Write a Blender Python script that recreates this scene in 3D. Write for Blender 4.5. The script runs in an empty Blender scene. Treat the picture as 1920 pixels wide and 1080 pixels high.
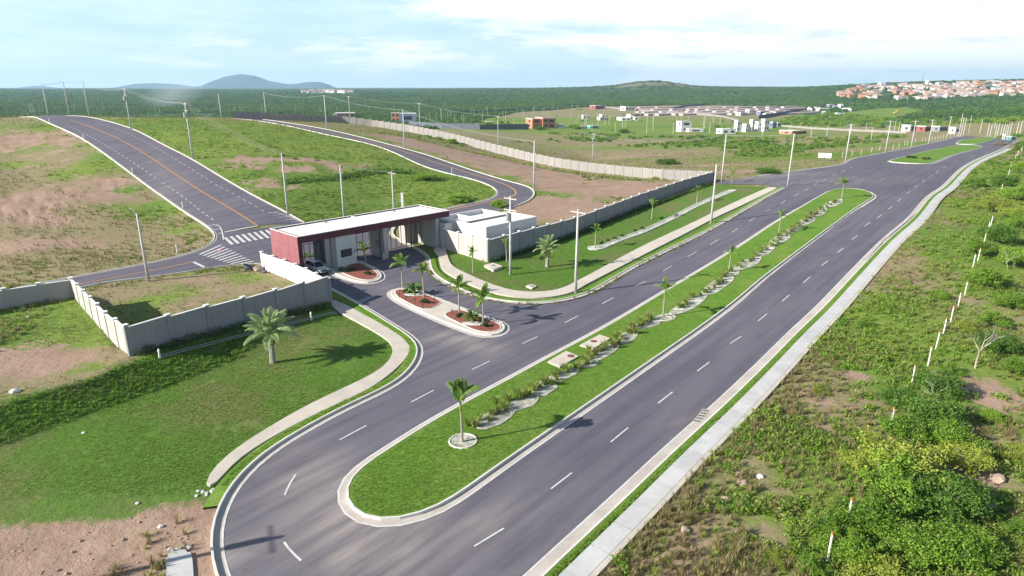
import bpy, math, random
import numpy as np
from mathutils import Vector, Matrix, noise as mnoise
from mathutils.geometry import delaunay_2d_cdt
R = math.radians
random.seed(7); rng = np.random.default_rng(7)
S = bpy.context.scene
COL = S.collection

# ------------------------------------------------------------ camera, sky, sun, exposure
CAM_H = 25.0; FPX = 1200.0; HORIZON = 163.0
PITCH = math.atan((540 - HORIZON) / FPX)
cam_d = bpy.data.cameras.new('camera'); cam = bpy.data.objects.new('camera', cam_d); COL.objects.link(cam)
cam.location = (0, 0, CAM_H); cam.rotation_euler = (math.pi/2 - PITCH, 0, 0)
cam_d.sensor_width = 36; cam_d.lens = 36*FPX/1920; cam_d.clip_start = 0.5; cam_d.clip_end = 60000
S.camera = cam
SUN_AZ, SUN_EL = R(20), R(27)      # azimuth the shadows run to (from +X towards +Y), sun height
to_sun = Vector((-math.cos(SUN_AZ)*math.cos(SUN_EL), -math.sin(SUN_AZ)*math.cos(SUN_EL), math.sin(SUN_EL)))
sl = bpy.data.lights.new('sun', 'SUN'); sl.energy = 5.0; sl.angle = R(0.5); sl.color = (1, .93, .83)
sun = bpy.data.objects.new('sun', sl); COL.objects.link(sun)
sun.rotation_euler = (-to_sun).to_track_quat('-Z', 'Y').to_euler()
S.view_settings.view_transform = 'Standard'; S.view_settings.look = 'None'
S.view_settings.exposure = 0.98; S.view_settings.gamma = 1; S.view_settings.use_curve_mapping = False
S.cycles.max_bounces = 6; S.cycles.diffuse_bounces = 3; S.cycles.glossy_bounces = 2
S.cycles.transparent_max_bounces = 8; S.cycles.volume_bounces = 1; S.cycles.caustics_reflective = False
S.cycles.caustics_refractive = False
try:
    S.cycles.use_denoising = True; S.cycles.denoiser = 'OPENIMAGEDENOISE'
except Exception: pass

def NN(nt, t, **k):
    n = nt.nodes.new(t)
    for a, b in k.items():
        if a.startswith('i_'):
            key = a[2:]; key = int(key) if key.isdigit() else key.replace('_', ' ')
            n.inputs[key].default_value = b
        else: setattr(n, a, b)
    return n
def ramp(nt, fac, stops, interp='LINEAR'):
    n = nt.nodes.new('ShaderNodeValToRGB'); n.color_ramp.interpolation = interp
    e = n.color_ramp.elements
    while len(e) < len(stops): e.new(.5)
    for x, (p, c) in zip(e, stops):
        x.position = p; x.color = (c, c, c, 1) if isinstance(c, (int, float)) else (*c, 1)
    nt.links.new(fac, n.inputs[0]); return n.outputs[0]
def mixc(nt, f, a, b, mode='MIX'):
    n = nt.nodes.new('ShaderNodeMix'); n.data_type = 'RGBA'; n.blend_type = mode; n.clamp_factor = True
    for s, v in ((n.inputs[0], f), (n.inputs[6], a), (n.inputs[7], b)):
        if isinstance(v, (int, float)): s.default_value = v
        elif isinstance(v, tuple): s.default_value = (*v, 1)
        else: nt.links.new(v, s)
    return n.outputs[2]
def mth(nt, op, a, b=None, c=None, clamp=False):
    n = nt.nodes.new('ShaderNodeMath'); n.operation = op; n.use_clamp = clamp
    for i, v in enumerate((a, b, c)):
        if v is None: continue
        if isinstance(v, (int, float)): n.inputs[i].default_value = v
        else: nt.links.new(v, n.inputs[i])
    return n.outputs[0]
def noise(nt, vec, scale, detail=4, rough=.55, off=0, dist=0):
    n = NN(nt, 'ShaderNodeTexNoise', noise_dimensions='3D'); n.inputs['Scale'].default_value = scale
    n.inputs['Detail'].default_value = detail; n.inputs['Roughness'].default_value = rough; n.inputs['Distortion'].default_value = dist
    if off:
        m = NN(nt, 'ShaderNodeMapping'); m.inputs[1].default_value = (off, off*1.7, off*.3); nt.links.new(vec, m.inputs[0]); vec = m.outputs[0]
    nt.links.new(vec, n.inputs['Vector']); return n.outputs[0]

W = bpy.data.worlds.new('World'); S.world = W; W.use_nodes = True
nt = W.node_tree; nt.nodes.clear()
sky = NN(nt, 'ShaderNodeTexSky', sky_type='NISHITA'); sky.sun_disc = False
sky.sun_elevation = SUN_EL; sky.sun_rotation = math.atan2(to_sun.x, to_sun.y) % (2*math.pi)
sky.altitude = 200; sky.air_density = 1.0; sky.dust_density = 0.8; sky.ozone_density = 3.0
tc = NN(nt, 'ShaderNodeTexCoord'); sep = NN(nt, 'ShaderNodeSeparateXYZ'); nt.links.new(tc.outputs['Generated'], sep.inputs[0])
# cloud deck: direction stretched along the horizon
el = mth(nt, 'MAXIMUM', sep.outputs[2], 0.0)
den = mth(nt, 'ADD', el, 0.10)
cx = mth(nt, 'DIVIDE', sep.outputs[0], den); cy = mth(nt, 'DIVIDE', sep.outputs[1], den)
cmb = NN(nt, 'ShaderNodeCombineXYZ'); nt.links.new(cx, cmb.inputs[0]); nt.links.new(cy, cmb.inputs[1]); nt.links.new(mth(nt, 'MULTIPLY', el, 12), cmb.inputs[2])
n1 = noise(nt, cmb.outputs[0], .42, 8, .6, off=3.1, dist=.3)
n2 = noise(nt, cmb.outputs[0], 1.6, 6, .6, off=9.4)
# more cloud towards the right of the view (+X side), pale veil elsewhere
side = mth(nt, 'MULTIPLY_ADD', sep.outputs[0], .34, -.01)
cov = mth(nt, 'ADD', mth(nt, 'ADD', n1, mth(nt, 'MULTIPLY_ADD', n2, .22, -.11)), side)
low = ramp(nt, el, [(.12, 1), (.27, .08)])            # the cloud bank and white veil belong to the lower sky
cf = mth(nt, 'MULTIPLY', ramp(nt, cov, [(.45, 0), (.57, 1)]), low)
veil = mth(nt, 'MULTIPLY', ramp(nt, n2, [(.35, .2), (.7, .75)]), low)
shade = noise(nt, cmb.outputs[0], 1.1, 7, .6, off=5.0)
ccol = ramp(nt, shade, [(.32, (8.4, 9.4, 10.6)), (.45, (12.6, 12.5, 12.2))])
skyb = mixc(nt, mth(nt, 'MULTIPLY', low, .85), sky.outputs[0], mixc(nt, ramp(nt, el, [(.02, 0), (.13, 1)]), (7.4, 9.6, 11.4), (4.4, 7.6, 10.8)))
base = mixc(nt, veil, skyb, (8.6, 10.6, 11.6))
hz = ramp(nt, el, [(.0, 1), (.05, .0)])
both = mixc(nt, mth(nt, 'MULTIPLY', cf, .95), base, ccol)
both = mixc(nt, mth(nt, 'MULTIPLY', hz, .6), both, (10.5, 12.0, 13.0))
bg = NN(nt, 'ShaderNodeBackground', i_Strength=0.055); nt.links.new(both, bg.inputs[0])
wo = NN(nt, 'ShaderNodeOutputWorld'); nt.links.new(bg.outputs[0], wo.inputs[0])

# ------------------------------------------------------------ projection helpers (measured points of the place)
cp, sp = math.cos(PITCH), math.sin(PITCH)
def P(px, py, z=0.0):
    a = (px-960)/FPX; b = (540-py)/FPX
    t = (z-CAM_H)/(-sp + b*cp)
    return (a*t, (cp + b*sp)*t)
def proj(x, y, z):
    z = z-CAM_H; cz = y*cp - z*sp
    return 960+FPX*x/cz, 540-FPX*(y*sp+z*cp)/cz

# ------------------------------------------------------------ terrain
CP = [(960,900,0),(500,1000,0),(1300,1000,0),(960,700,0),(600,700,0),(1300,600,0),(1480,640,.2),(1100,540,0),(800,560,0),(915,491,0),(650,520,0),(0,900,0),(200,800,0),
 (1700,900,0),(1850,700,0),(1600,700,0),(1333,422,.9),(1240,395,.8),(1477,348,3.6),(1337,340,2.6),(1200,440,.5),(1440,440,1.1),(1540,400,1.9),(1765,350,3),(1650,420,2.3),(1580,500,1.2),
 (1700,300,3),(1741,270,.8),(1860,258,.3),(1585,303,3),(1880,300,3),(1800,420,3),(1850,520,1.5),(405,425,1.8),(540,400,2.3),(363,297,8.5),(287,345,5),(247,243,13.3),(150,256,12),(160,219,15.3),
 (60,219,15.3),(110,216,15.6),(-80,222,15.3),(0,300,8),(-150,330,7),(0,430,1.8),(-200,480,.5),(200,480,.4),(300,420,1.3),(100,520,0),(612,244,11.5),(480,225,13.6),(440,221,14),(720,292,7.2),(837,304,5),
 (960,345,2.5),(1000,357,2.2),(925,362,2.3),(600,330,5.5),(700,370,2.2),(400,250,12.5),(320,225,15),(560,417,1.3),(842,392,1.0),(1000,420,.4),(780,420,.2),
 (640,230,11.2),(767,249,8.3),(860,268,5.6),(960,294,3.2),(1047,314,2.2),(1135,326,1.8),(1235,336,2.2),
 (960,262,-3),(860,247,-2.5),(1111,302,-3.5),(1060,275,-4),(1200,300,-1.5),(1330,318,1.5),(1200,285,-3),(1400,300,.5),(1500,300,1.5),
 (1000,245,-6),(1200,250,-6),(1400,252,-5),(1100,225,-7),(1300,215,-7),(1500,220,-6),(1200,202,-8),(1450,202,-8),(1600,240,-4),(1700,228,-4),(1550,262,-3),(1800,240,-1),(1915,245,4)]
CD = [(-400,400,8),(100,340,2),(100,600,-8),(100,1500,-6),(100,3000,10),(-400,3000,12),(450,420,-1),(450,700,-9),(300,1500,-8),(500,3000,6),(560,2600,5.5),(610,2600,6.5),(665,2600,5.5),(700,450,-5),(700,800,-9),(700,1500,-8),(700,3000,6),
 (1000,1500,-8),(1000,2600,12),(1110,2600,12),(1150,2600,26),(1195,2600,44),(1240,2600,50),(1280,2600,34),(1320,2600,16),(1380,2600,12),(1240,1900,0),(1400,1900,8),(1400,2800,20),
 (1570,1500,2),(1580,1850,26),(1620,1250,-3),(1750,1850,38),(1800,1300,0),(1920,1300,7),(1920,1850,44),(2100,1850,48),(1750,900,-6),(1920,700,2),(2100,500,10),(2100,300,6),(1750,3000,22),
 (-400,12000,12),(500,12000,10),(1000,12000,10),(1500,12000,12),(2200,12000,20),(-400,6000,10),(500,5500,8),(1000,5500,12),(1500,5500,16),(2200,5500,20),
 (2200,100,.5),(2200,30,0),(-300,30,0),(960,20,0),(-300,90,0)]
def tuv(x, y):
    r = np.hypot(x, y); a = np.arctan2(x, np.maximum(y, .35*r))
    return a*2.2, np.log(np.clip(r, 18, 13000))
_px = []; _pz = []
for a, b, z in CP:
    x, y = P(a, b, z); _px.append(tuv(x, y)); _pz.append(z)
for a, D, z in CD:
    t = (a-960)/FPX*cp; y = D; x = t*D; _px.append(tuv(x, y)); _pz.append(z)
_px = np.array([[float(u), float(v)] for u, v in _px]); _pz = np.array(_pz, float)
def _phi(d2): return np.sqrt(d2 + .05**2)
_d2 = ((_px[:, None]-_px[None])**2).sum(2)
_n = len(_px); _M = np.zeros((_n+1, _n+1)); _M[:_n, :_n] = _phi(_d2) + np.eye(_n)*(-.02); _M[:_n, _n] = 1; _M[_n, :_n] = 1
_w = np.linalg.solve(_M, np.append(_pz, 0))
def pip(x, y, poly):
    x = np.atleast_1d(np.asarray(x, float)); y = np.atleast_1d(np.asarray(y, float)); ins = np.zeros(x.shape, bool)
    n = len(poly); j = n-1
    for i in range(n):
        xi, yi = poly[i]; xj, yj = poly[j]
        c = ((yi > y) != (yj > y)) & (x < (xj-xi)*(y-yi)/((yj-yi) if yj != yi else 1e-9)+xi)
        ins ^= c; j = i
    return ins
def pdist(x, y, pts, closed=False):
    x = np.atleast_1d(np.asarray(x, float)); y = np.atleast_1d(np.asarray(y, float)); d = np.full(x.shape, 1e9)
    pp = list(pts) + ([pts[0]] if closed else [])
    for (ax, ay), (bx, by) in zip(pp[:-1], pp[1:]):
        vx, vy = bx-ax, by-ay; L = vx*vx+vy*vy+1e-9
        t = np.clip(((x-ax)*vx+(y-ay)*vy)/L, 0, 1); d = np.minimum(d, np.hypot(x-ax-t*vx, y-ay-t*vy))
    return d
TH = 1.6   # raised plot on the left
TERR = [P(a, b, TH) for a, b in [(-420,905),(-150,805),(0,752),(100,722),(175,702),(225,682)]] + [P(a, b, .6) for a, b in [(190,610),(147,556),(60,565),(0,574),(-200,600)]]
L3A, L3B = P(245, 667, 1.4), P(620, 566, .3); L3L = math.hypot(L3B[0]-L3A[0], L3B[1]-L3A[1]); L3U = ((L3B[0]-L3A[0])/L3L, (L3B[1]-L3A[1])/L3L)
MASK3 = [P(a, b, 0) for a, b in [(617,560),(567,533),(530,518),(492,504),(320,522),(150,545),(60,640),(-100,760),(-100,860),(200,860),(380,860),(480,812),(572,762),(687,707),(730,670),(705,628),(655,600),(624,572)]]
def T(x, y):
    x = np.asarray(x, float); y = np.asarray(y, float); sh = x.shape
    xf = np.atleast_1d(x).ravel(); yf = np.atleast_1d(y).ravel(); out = np.empty(xf.shape)
    for s in range(0, len(xf), 40000):
        u, v = tuv(xf[s:s+40000], yf[s:s+40000])
        d2 = (u[:, None]-_px[None, :, 0])**2 + (v[:, None]-_px[None, :, 1])**2
        out[s:s+40000] = _phi(d2) @ _w[:_n] + _w[_n]
    m = (np.abs(xf+45) < 60) & (yf > 25) & (yf < 95)
    if m.any():
        ins = pip(xf[m], yf[m], TERR); d = pdist(xf[m], yf[m], TERR, True)
        sd = np.where(ins, -d, d); t = np.clip((sd+.3)/2.9, 0, 1); t = 1-(t*t*(3-2*t))
        xs, ys = xf[m], yf[m]
        a = (xs-L3A[0])*L3U[0]+(ys-L3A[1])*L3U[1]; d3 = (xs-L3A[0])*L3U[1]-(ys-L3A[1])*L3U[0]
        foot = TH-1.1*np.clip(a/L3L, 0, 1)
        q = np.where(d3 > 0, d3/7.0, -d3/17.0); q = np.clip(q, 0, 1); hh = foot*(1-q*q*(3-2*q))
        inside = pip(xs, ys, MASK3); md = np.clip(pdist(xs, ys, MASK3, True)/1.3, 0, 1); md = md*md*(3-2*md)
        hh = np.where(inside, hh*md, 0)
        out[m] += np.maximum(TH*t, hh)
    return out.reshape(sh)
def G(pts, dmax=520.0):
    """where the sight lines through measured picture points meet the ground"""
    pts = np.asarray(pts, float); a = (pts[:, 0]-960)/FPX; b = (540-pts[:, 1])/FPX
    dx, dy, dz = a, cp+b*sp, -sp+b*cp
    n = len(pts); ts = np.geomspace(20, dmax, 110)
    X = dx[:, None]*ts; Y = dy[:, None]*ts; Z = CAM_H+dz[:, None]*ts
    gap = Z - T(X, Y)
    hit = gap < 0; first = np.where(hit.any(1), hit.argmax(1), -1)
    near = np.abs(gap).argmin(1); res = np.empty((n, 2))
    for i in range(n):
        if first[i] > 0:
            lo, hi = ts[first[i]-1], ts[first[i]]
            for _ in range(9):
                m = (lo+hi)/2
                if CAM_H+dz[i]*m - float(T(dx[i]*m, dy[i]*m)) > 0: lo = m
                else: hi = m
            t = (lo+hi)/2
        else: t = ts[near[i]]
        res[i] = (dx[i]*t, dy[i]*t)
    return [tuple(map(float, r)) for r in res]
def G1(px, py, dmax=520.0): return G([(px, py)], dmax)[0]
def TZ(x, y): return float(T(x, y))
def scale_at(x, y, z): return (y*cp-(z-CAM_H)*sp)/FPX       # metres per photo pixel there

# ------------------------------------------------------------ materials
MATS = {}
def mat(name, col, rough=.8, var=.12, scale=3.0, bump=.0, bscale=30, metallic=0, spec=.4, col2=None, translucent=0, wear=0):
    if name in MATS: return MATS[name]
    m = bpy.data.materials.new(name); m.use_nodes = True; nt = m.node_tree
    bs = nt.nodes['Principled BSDF']; bs.inputs['Roughness'].default_value = rough; bs.inputs['Metallic'].default_value = metallic
    bs.inputs['Specular IOR Level'].default_value = spec
    tc = NN(nt, 'ShaderNodeTexCoord'); v = tc.outputs['Object'] if not translucent else tc.outputs['Object']
    f = noise(nt, v, scale, 5, .6)
    f = ramp(nt, f, [(.3, 0), (.7, 1)])
    c1 = tuple(c*(1-var) for c in col); c2 = col2 or tuple(min(1, c*(1+var)) for c in col)
    c = mixc(nt, f, c1, c2)
    if wear:
        gp_ = NN(nt, 'ShaderNodeNewGeometry').outputs['Position']; m_ = NN(nt, 'ShaderNodeMapping'); m_.inputs['Scale'].default_value = (1, 1, .12); nt.links.new(gp_, m_.inputs[0])
        st = noise(nt, m_.outputs[0], 2.2, 5, .65); c = mixc(nt, ramp(nt, st, [(.46, 0), (.68, wear)]), c, tuple(q*.55 for q in col)); bl_ = noise(nt, gp_, .5, 5, .65, off=6); c = mixc(nt, ramp(nt, bl_, [(.5, 0), (.75, wear*.8)]), c, (col[0]*.72, col[1]*.66, col[2]*.58))
    oi = NN(nt, 'ShaderNodeObjectInfo')
    hsv = NN(nt, 'ShaderNodeHueSaturation'); nt.links.new(c, hsv.inputs['Color'])
    nt.links.new(mth(nt, 'MULTIPLY_ADD', oi.outputs['Random'], var*.9, 1-var*.45), hsv.inputs['Value'])
    nt.links.new(hsv.outputs[0], bs.inputs['Base Color'])
    if bump:
        bn = NN(nt, 'ShaderNodeBump', i_Strength=bump); bn.inputs['Distance'].default_value = .05
        nt.links.new(noise(nt, v, bscale, 4, .6), bn.inputs['Height']); nt.links.new(bn.outputs[0], bs.inputs['Normal'])
    MATS[name] = m; return m
def leafmat(name, c1, c2, var=.35, rough=.6):
    if name in MATS: return MATS[name]
    m = bpy.data.materials.new(name); m.use_nodes = True; nt = m.node_tree
    bs = nt.nodes['Principled BSDF']; bs.inputs['Roughness'].default_value = rough; bs.inputs['Specular IOR Level'].default_value = .25
    geo = NN(nt, 'ShaderNodeNewGeometry'); oi = NN(nt, 'ShaderNodeObjectInfo'); tc = NN(nt, 'ShaderNodeTexCoord')
    f = mth(nt, 'ADD', mth(nt, 'MULTIPLY', geo.outputs['Random Per Island'], .45), mth(nt, 'MULTIPLY', oi.outputs['Random'], .3))
    f = mth(nt, 'ADD', f, mth(nt, 'MULTIPLY', noise(nt, geo.outputs['Position'], .35, 3), .35)); f = mth(nt, 'ADD', f, mth(nt, 'MULTIPLY_ADD', noise(nt, geo.outputs['Position'], .006, 5, .6, off=2), .9, -.35))
    f = ramp(nt, f, [(.25, 0), (.85, 1)])
    c = mixc(nt, f, c1, c2)
    nt.links.new(c, bs.inputs['Base Color'])
    tr = NN(nt, 'ShaderNodeBsdfTranslucent'); nt.links.new(mixc(nt, .5, c, tuple(min(1, x*1.6) for x in c2)), tr.inputs[0])
    ms = NN(nt, 'ShaderNodeMixShader', i_0=.3); nt.links.new(bs.outputs[0], ms.inputs[1]); nt.links.new(tr.outputs[0], ms.inputs[2])
    nt.links.new(ms.outputs[0], nt.nodes['Material Output'].inputs[0])
    MATS[name] = m; return m

def ground_material():
    m = bpy.data.materials.new('ground_soil_grass'); m.use_nodes = True; nt = m.node_tree
    bs = nt.nodes['Principled BSDF']; bs.inputs['Roughness'].default_value = .95; bs.inputs['Specular IOR Level'].default_value = .1
    geo = NN(nt, 'ShaderNodeNewGeometry'); pos = geo.outputs['Position']
    at = NN(nt, 'ShaderNodeAttribute', attribute_name='zone'); sp_ = NN(nt, 'ShaderNodeSeparateColor'); nt.links.new(at.outputs['Color'], sp_.inputs[0])
    lush, dirt, lawn = sp_.outputs[0], sp_.outputs[1], sp_.outputs[2]; forest = at.outputs['Alpha']
    nb = noise(nt, pos, .035, 6, .62); nm = noise(nt, pos, .22, 7, .65, off=4); nf = noise(nt, pos, 1.6, 5, .7, off=8); nv = noise(nt, pos, 7, 4, .7, off=2)
    mixn = mth(nt, 'ADD', mth(nt, 'MULTIPLY', nm, .55), mth(nt, 'ADD', mth(nt, 'MULTIPLY', nf, .25), mth(nt, 'MULTIPLY', nb, .2)))
    dry = mixc(nt, ramp(nt, nm, [(.38, 0), (.62, 1)]), (.25, .205, .125), (.175, .19, .075))
    dry = mixc(nt, ramp(nt, nf, [(.35, 0), (.7, 1)]), dry, (.30, .23, .14))
    green = mixc(nt, ramp(nt, nf, [(.3, 0), (.7, 1)]), (.075, .15, .025), (.18, .26, .05))
    green = mixc(nt, ramp(nt, nb, [(.4, 0), (.65, .7)]), green, (.22, .27, .055))
    lf = ramp(nt, mth(nt, 'ADD', lush, mth(nt, 'MULTIPLY_ADD', mixn, 3.2, -1.6)), [(.35, 0), (.7, 1)])
    c = mixc(nt, lf, dry, green)
    soil = mixc(nt, ramp(nt, nm, [(.3, 0), (.7, 1)]), (.29, .195, .140), (.39, .28, .21))
    soil = mixc(nt, ramp(nt, nf, [(.45, 0), (.75, .6)]), soil, (.235, .15, .108))
    df = ramp(nt, mth(nt, 'ADD', dirt, mth(nt, 'MULTIPLY_ADD', mixn, 4.6, -2.3)), [(.42, 0), (.62, 1)])
    c = mixc(nt, df, c, soil)
    # mown lawn with worn brownish blotches
    lw = mixc(nt, ramp(nt, nf, [(.3, 0), (.75, 1)]), (.066, .145, .020), (.115, .215, .034))
    lw = mixc(nt, ramp(nt, noise(nt, pos, .12, 6, .65, off=21), [(.46, 0), (.64, .75)]), lw, (.165, .150, .070))
    c = mixc(nt, ramp(nt, mth(nt, 'ADD', lawn, mth(nt, 'MULTIPLY_ADD', mixn, 2.4, -1.2)), [(.40, 0), (.62, 1)]), c, lw)
    fr = mixc(nt, ramp(nt, noise(nt, pos, .004, 5, .6, off=3), [(.45, 0), (.62, 1)]), (.03, .075, .028), (.085, .14, .05))
    c = mixc(nt, forest, c, fr)
    c = mixc(nt, 1.0, c, ramp(nt, nv, [(.2, .78), (.8, 1.18)]), 'MULTIPLY')
    nt.links.new(c, bs.inputs['Base Color'])
    b1 = NN(nt, 'ShaderNodeBump', i_Strength=.55); b1.inputs['Distance'].default_value = .25; nt.links.new(nf, b1.inputs['Height'])
    b2 = NN(nt, 'ShaderNodeBump', i_Strength=.5); b2.inputs['Distance'].default_value = .06; nt.links.new(nv, b2.inputs['Height']); nt.links.new(b1.outputs[0], b2.inputs['Normal'])
    nt.links.new(b2.outputs[0], bs.inputs['Normal'])
    return m
def asphalt_material():
    m = bpy.data.materials.new('asphalt'); m.use_nodes = True; nt = m.node_tree
    bs = nt.nodes['Principled BSDF']; bs.inputs['Roughness'].default_value = .78; bs.inputs['Specular IOR Level'].default_value = .35
    pos = NN(nt, 'ShaderNodeNewGeometry').outputs['Position']
    mp = NN(nt, 'ShaderNodeMapping', vector_type='TEXTURE'); mp.inputs['Rotation'].default_value = (0, 0, R(50)); mp.inputs['Scale'].default_value = (8, 1, 1); nt.links.new(pos, mp.inputs[0])
    a = noise(nt, mp.outputs[0], .9, 6, .6); b = noise(nt, pos, .09, 5, .6, off=7); f = noise(nt, pos, 9, 3, .7)
    at = NN(nt, 'ShaderNodeAttribute', attribute_name='dust'); d = mth(nt, 'MULTIPLY', at.outputs['Fac'], ramp(nt, a, [(.35, .15), (.65, 1)]))
    c = mixc(nt, ramp(nt, a, [(.35, 0), (.65, 1)]), (.080, .074, .102), (.114, .106, .138))
    c = mixc(nt, ramp(nt, b, [(.35, 0), (.7, .8)]), c, (.142, .132, .160))
    c = mixc(nt, ramp(nt, f, [(.3, 0), (.8, .35)]), c, (.17, .16, .16))
    mp2 = NN(nt, 'ShaderNodeMapping', vector_type='TEXTURE'); mp2.inputs['Rotation'].default_value = (0, 0, R(50)); mp2.inputs['Scale'].default_value = (34, .9, 1); nt.links.new(pos, mp2.inputs[0])
    tr = noise(nt, mp2.outputs[0], .8, 3, .5, off=13); c = mixc(nt, ramp(nt, tr, [(.48, 0), (.56, .38)]), c, (.066, .060, .084))
    bl = noise(nt, pos, .45, 6, .7, off=31); c = mixc(nt, ramp(nt, bl, [(.58, 0), (.70, .45)]), c, (.15, .14, .15))
    sp2 = noise(nt, pos, 1.9, 3, .6, off=41); c = mixc(nt, ramp(nt, sp2, [(.70, 0), (.74, .6)]), c, (.04, .037, .045))
    c = mixc(nt, mth(nt, 'MULTIPLY', d, .85), c, (.33, .29, .26))
    nt.links.new(c, bs.inputs['Base Color'])
    bn = NN(nt, 'ShaderNodeBump', i_Strength=.25); bn.inputs['Distance'].default_value = .02; nt.links.new(f, bn.inputs['Height']); nt.links.new(bn.outputs[0], bs.inputs['Normal'])
    return m
def concrete_material(name, c1, c2, stain=(.3, .27, .22), sc=1.0):
    m = bpy.data.materials.new(name); m.use_nodes = True; nt = m.node_tree
    bs = nt.nodes['Principled BSDF']; bs.inputs['Roughness'].default_value = .85; bs.inputs['Specular IOR Level'].default_value = .25
    pos = NN(nt, 'ShaderNodeNewGeometry').outputs['Position']
    a = noise(nt, pos, .5*sc, 6, .65); b = noise(nt, pos, 3.2*sc, 6, .7, off=5); g = noise(nt, pos, 22, 2, .6)
    c = mixc(nt, ramp(nt, a, [(.35, 0), (.65, 1)]), c1, c2)
    c = mixc(nt, ramp(nt, b, [(.52, 0), (.8, .5)]), c, stain)
    c = mixc(nt, 1.0, c, ramp(nt, g, [(.2, .9), (.8, 1.08)]), 'MULTIPLY')
    oi = NN(nt, 'ShaderNodeObjectInfo'); hs = NN(nt, 'ShaderNodeHueSaturation'); nt.links.new(c, hs.inputs['Color'])
    nt.links.new(mth(nt, 'MULTIPLY_ADD', oi.outputs['Random'], .10, .95), hs.inputs['Value']); nt.links.new(hs.outputs[0], bs.inputs['Base Color'])
    bn = NN(nt, 'ShaderNodeBump', i_Strength=.2); bn.inputs['Distance'].default_value = .01; nt.links.new(g, bn.inputs['Height']); nt.links.new(bn.outputs[0], bs.inputs['Normal'])
    return m
def lawn_material():
    m = bpy.data.materials.new('mown_lawn'); m.use_nodes = True; nt = m.node_tree
    bs = nt.nodes['Principled BSDF']; bs.inputs['Roughness'].default_value = .9; bs.inputs['Specular IOR Level'].default_value = .1
    pos = NN(nt, 'ShaderNodeNewGeometry').outputs['Position']
    a = noise(nt, pos, .18, 6, .65); b = noise(nt, pos, 1.3, 6, .7, off=5); g = noise(nt, pos, 9, 4, .75, off=3)
    c = mixc(nt, ramp(nt, b, [(.3, 0), (.72, 1)]), (.088, .19, .02), (.155, .275, .04))
    c = mixc(nt, ramp(nt, a, [(.48, 0), (.70, .65)]), c, (.22, .28, .07))
    c = mixc(nt, 1.0, c, ramp(nt, g, [(.2, .66), (.8, 1.25)]), 'MULTIPLY')
    nt.links.new(c, bs.inputs['Base Color'])
    bn = NN(nt, 'ShaderNodeBump', i_Strength=.7); bn.inputs['Distance'].default_value = .06; nt.links.new(g, bn.inputs['Height'])
    nt.links.new(bn.outputs[0], bs.inputs['Normal'])
    return m
def brick_material(name, c1, c2, mortar, scale=6.0):
    m = bpy.data.materials.new(name); m.use_nodes = True; nt = m.node_tree
    bs = nt.nodes['Principled BSDF']; bs.inputs['Roughness'].default_value = .9
    tc = NN(nt, 'ShaderNodeTexCoord'); br = NN(nt, 'ShaderNodeTexBrick'); br.inputs['Scale'].default_value = scale
    br.inputs['Color1'].default_value = (*c1, 1); br.inputs['Color2'].default_value = (*c2, 1); br.inputs['Mortar'].default_value = (*mortar, 1)
    nt.links.new(tc.outputs['Object'], br.inputs[0]); n = noise(nt, tc.outputs['Object'], .8, 5, .6)
    nt.links.new(mixc(nt, 1.0, br.outputs[0], ramp(nt, n, [(.3, .8), (.7, 1.15)]), 'MULTIPLY'), bs.inputs['Base Color']); return m

M_GROUND = ground_material(); M_ASPH = asphalt_material(); M_LAWN = lawn_material()
M_GUT = concrete_material('gutter_concrete', (.40, .36, .32), (.50, .46, .41))
M_KERB = concrete_material('kerb_whitewash', (.60, .58, .54), (.68, .66, .62))
M_WALKW = concrete_material('pale_sidewalk', (.43, .43, .425), (.53, .53, .52), (.34, .32, .28))
M_WALKB = concrete_material('beige_sidewalk', (.46, .42, .36), (.55, .50, .43), (.38, .33, .27))
M_PAINT = mat('road_paint_white', (.60, .60, .59), .7, .10, 2.0, wear=.6)
M_PAINTO = mat('road_paint_orange', (.55, .28, .07), .7, .12, 2.0)
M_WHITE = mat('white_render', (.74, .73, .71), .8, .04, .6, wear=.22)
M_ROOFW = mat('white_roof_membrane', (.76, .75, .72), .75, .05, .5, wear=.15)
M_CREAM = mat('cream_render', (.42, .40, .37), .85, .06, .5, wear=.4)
M_GREYSHADE = mat('grey_and_shaded_render', (.26, .265, .285), .85, .06, .5, wear=.35)  # on the walls a darkened, bluish copy of the cream: shade put into the colour
M_PINKW = mat('pinkish_render', (.50, .42, .38), .85, .05, .5, wear=.3)
M_MAROON = mat('maroon_cladding', (.27, .10, .11), .75, .07, .4, wear=.35)
M_MAROOND = mat('maroon_fascia', (.085, .018, .036), .7, .07, .4, wear=.3)
M_DGREY = mat('dark_grey_render', (.22, .23, .24), .8, .06, .5)
M_DBLUE = mat('dark_slate_wall', (.11, .12, .15), .8, .08, .5)
M_GLASS = mat('window_glass', (.03, .04, .05), .08, .05, 1, spec=.8)
M_FRAME = mat('dark_metal_frame', (.05, .05, .055), .5, .05, 1)
M_CONC = mat('pole_concrete', (.46, .46, .45), .85, .10, 1.5)
M_GALV = mat('galvanised_metal', (.40, .42, .44), .45, .08, 2, metallic=.6)
M_WIRE = mat('wire_metal', (.30, .31, .32), .5, .05, 2)
M_INS = mat('insulator_ceramic', (.35, .2, .15), .4, .05, 2)
M_BARK = mat('grey_bark', (.22, .18, .14), .95, .2, 3)
M_PTRUNK = mat('palm_trunk', (.30, .27, .21), .9, .15, 4)
M_PTRUNK2 = mat('grey_palm_trunk', (.26, .24, .22), .95, .2, 5)
M_MULCH = mat('red_brown_gravel', (.26, .085, .06), .95, .3, 9, bump=.6, bscale=25)
M_PEB = mat('white_pebbles', (.66, .64, .60), .85, .2, 6, bump=.5, bscale=18)
M_RUST = mat('rusty_iron', (.20, .085, .045), .8, .2, 6)
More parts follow.
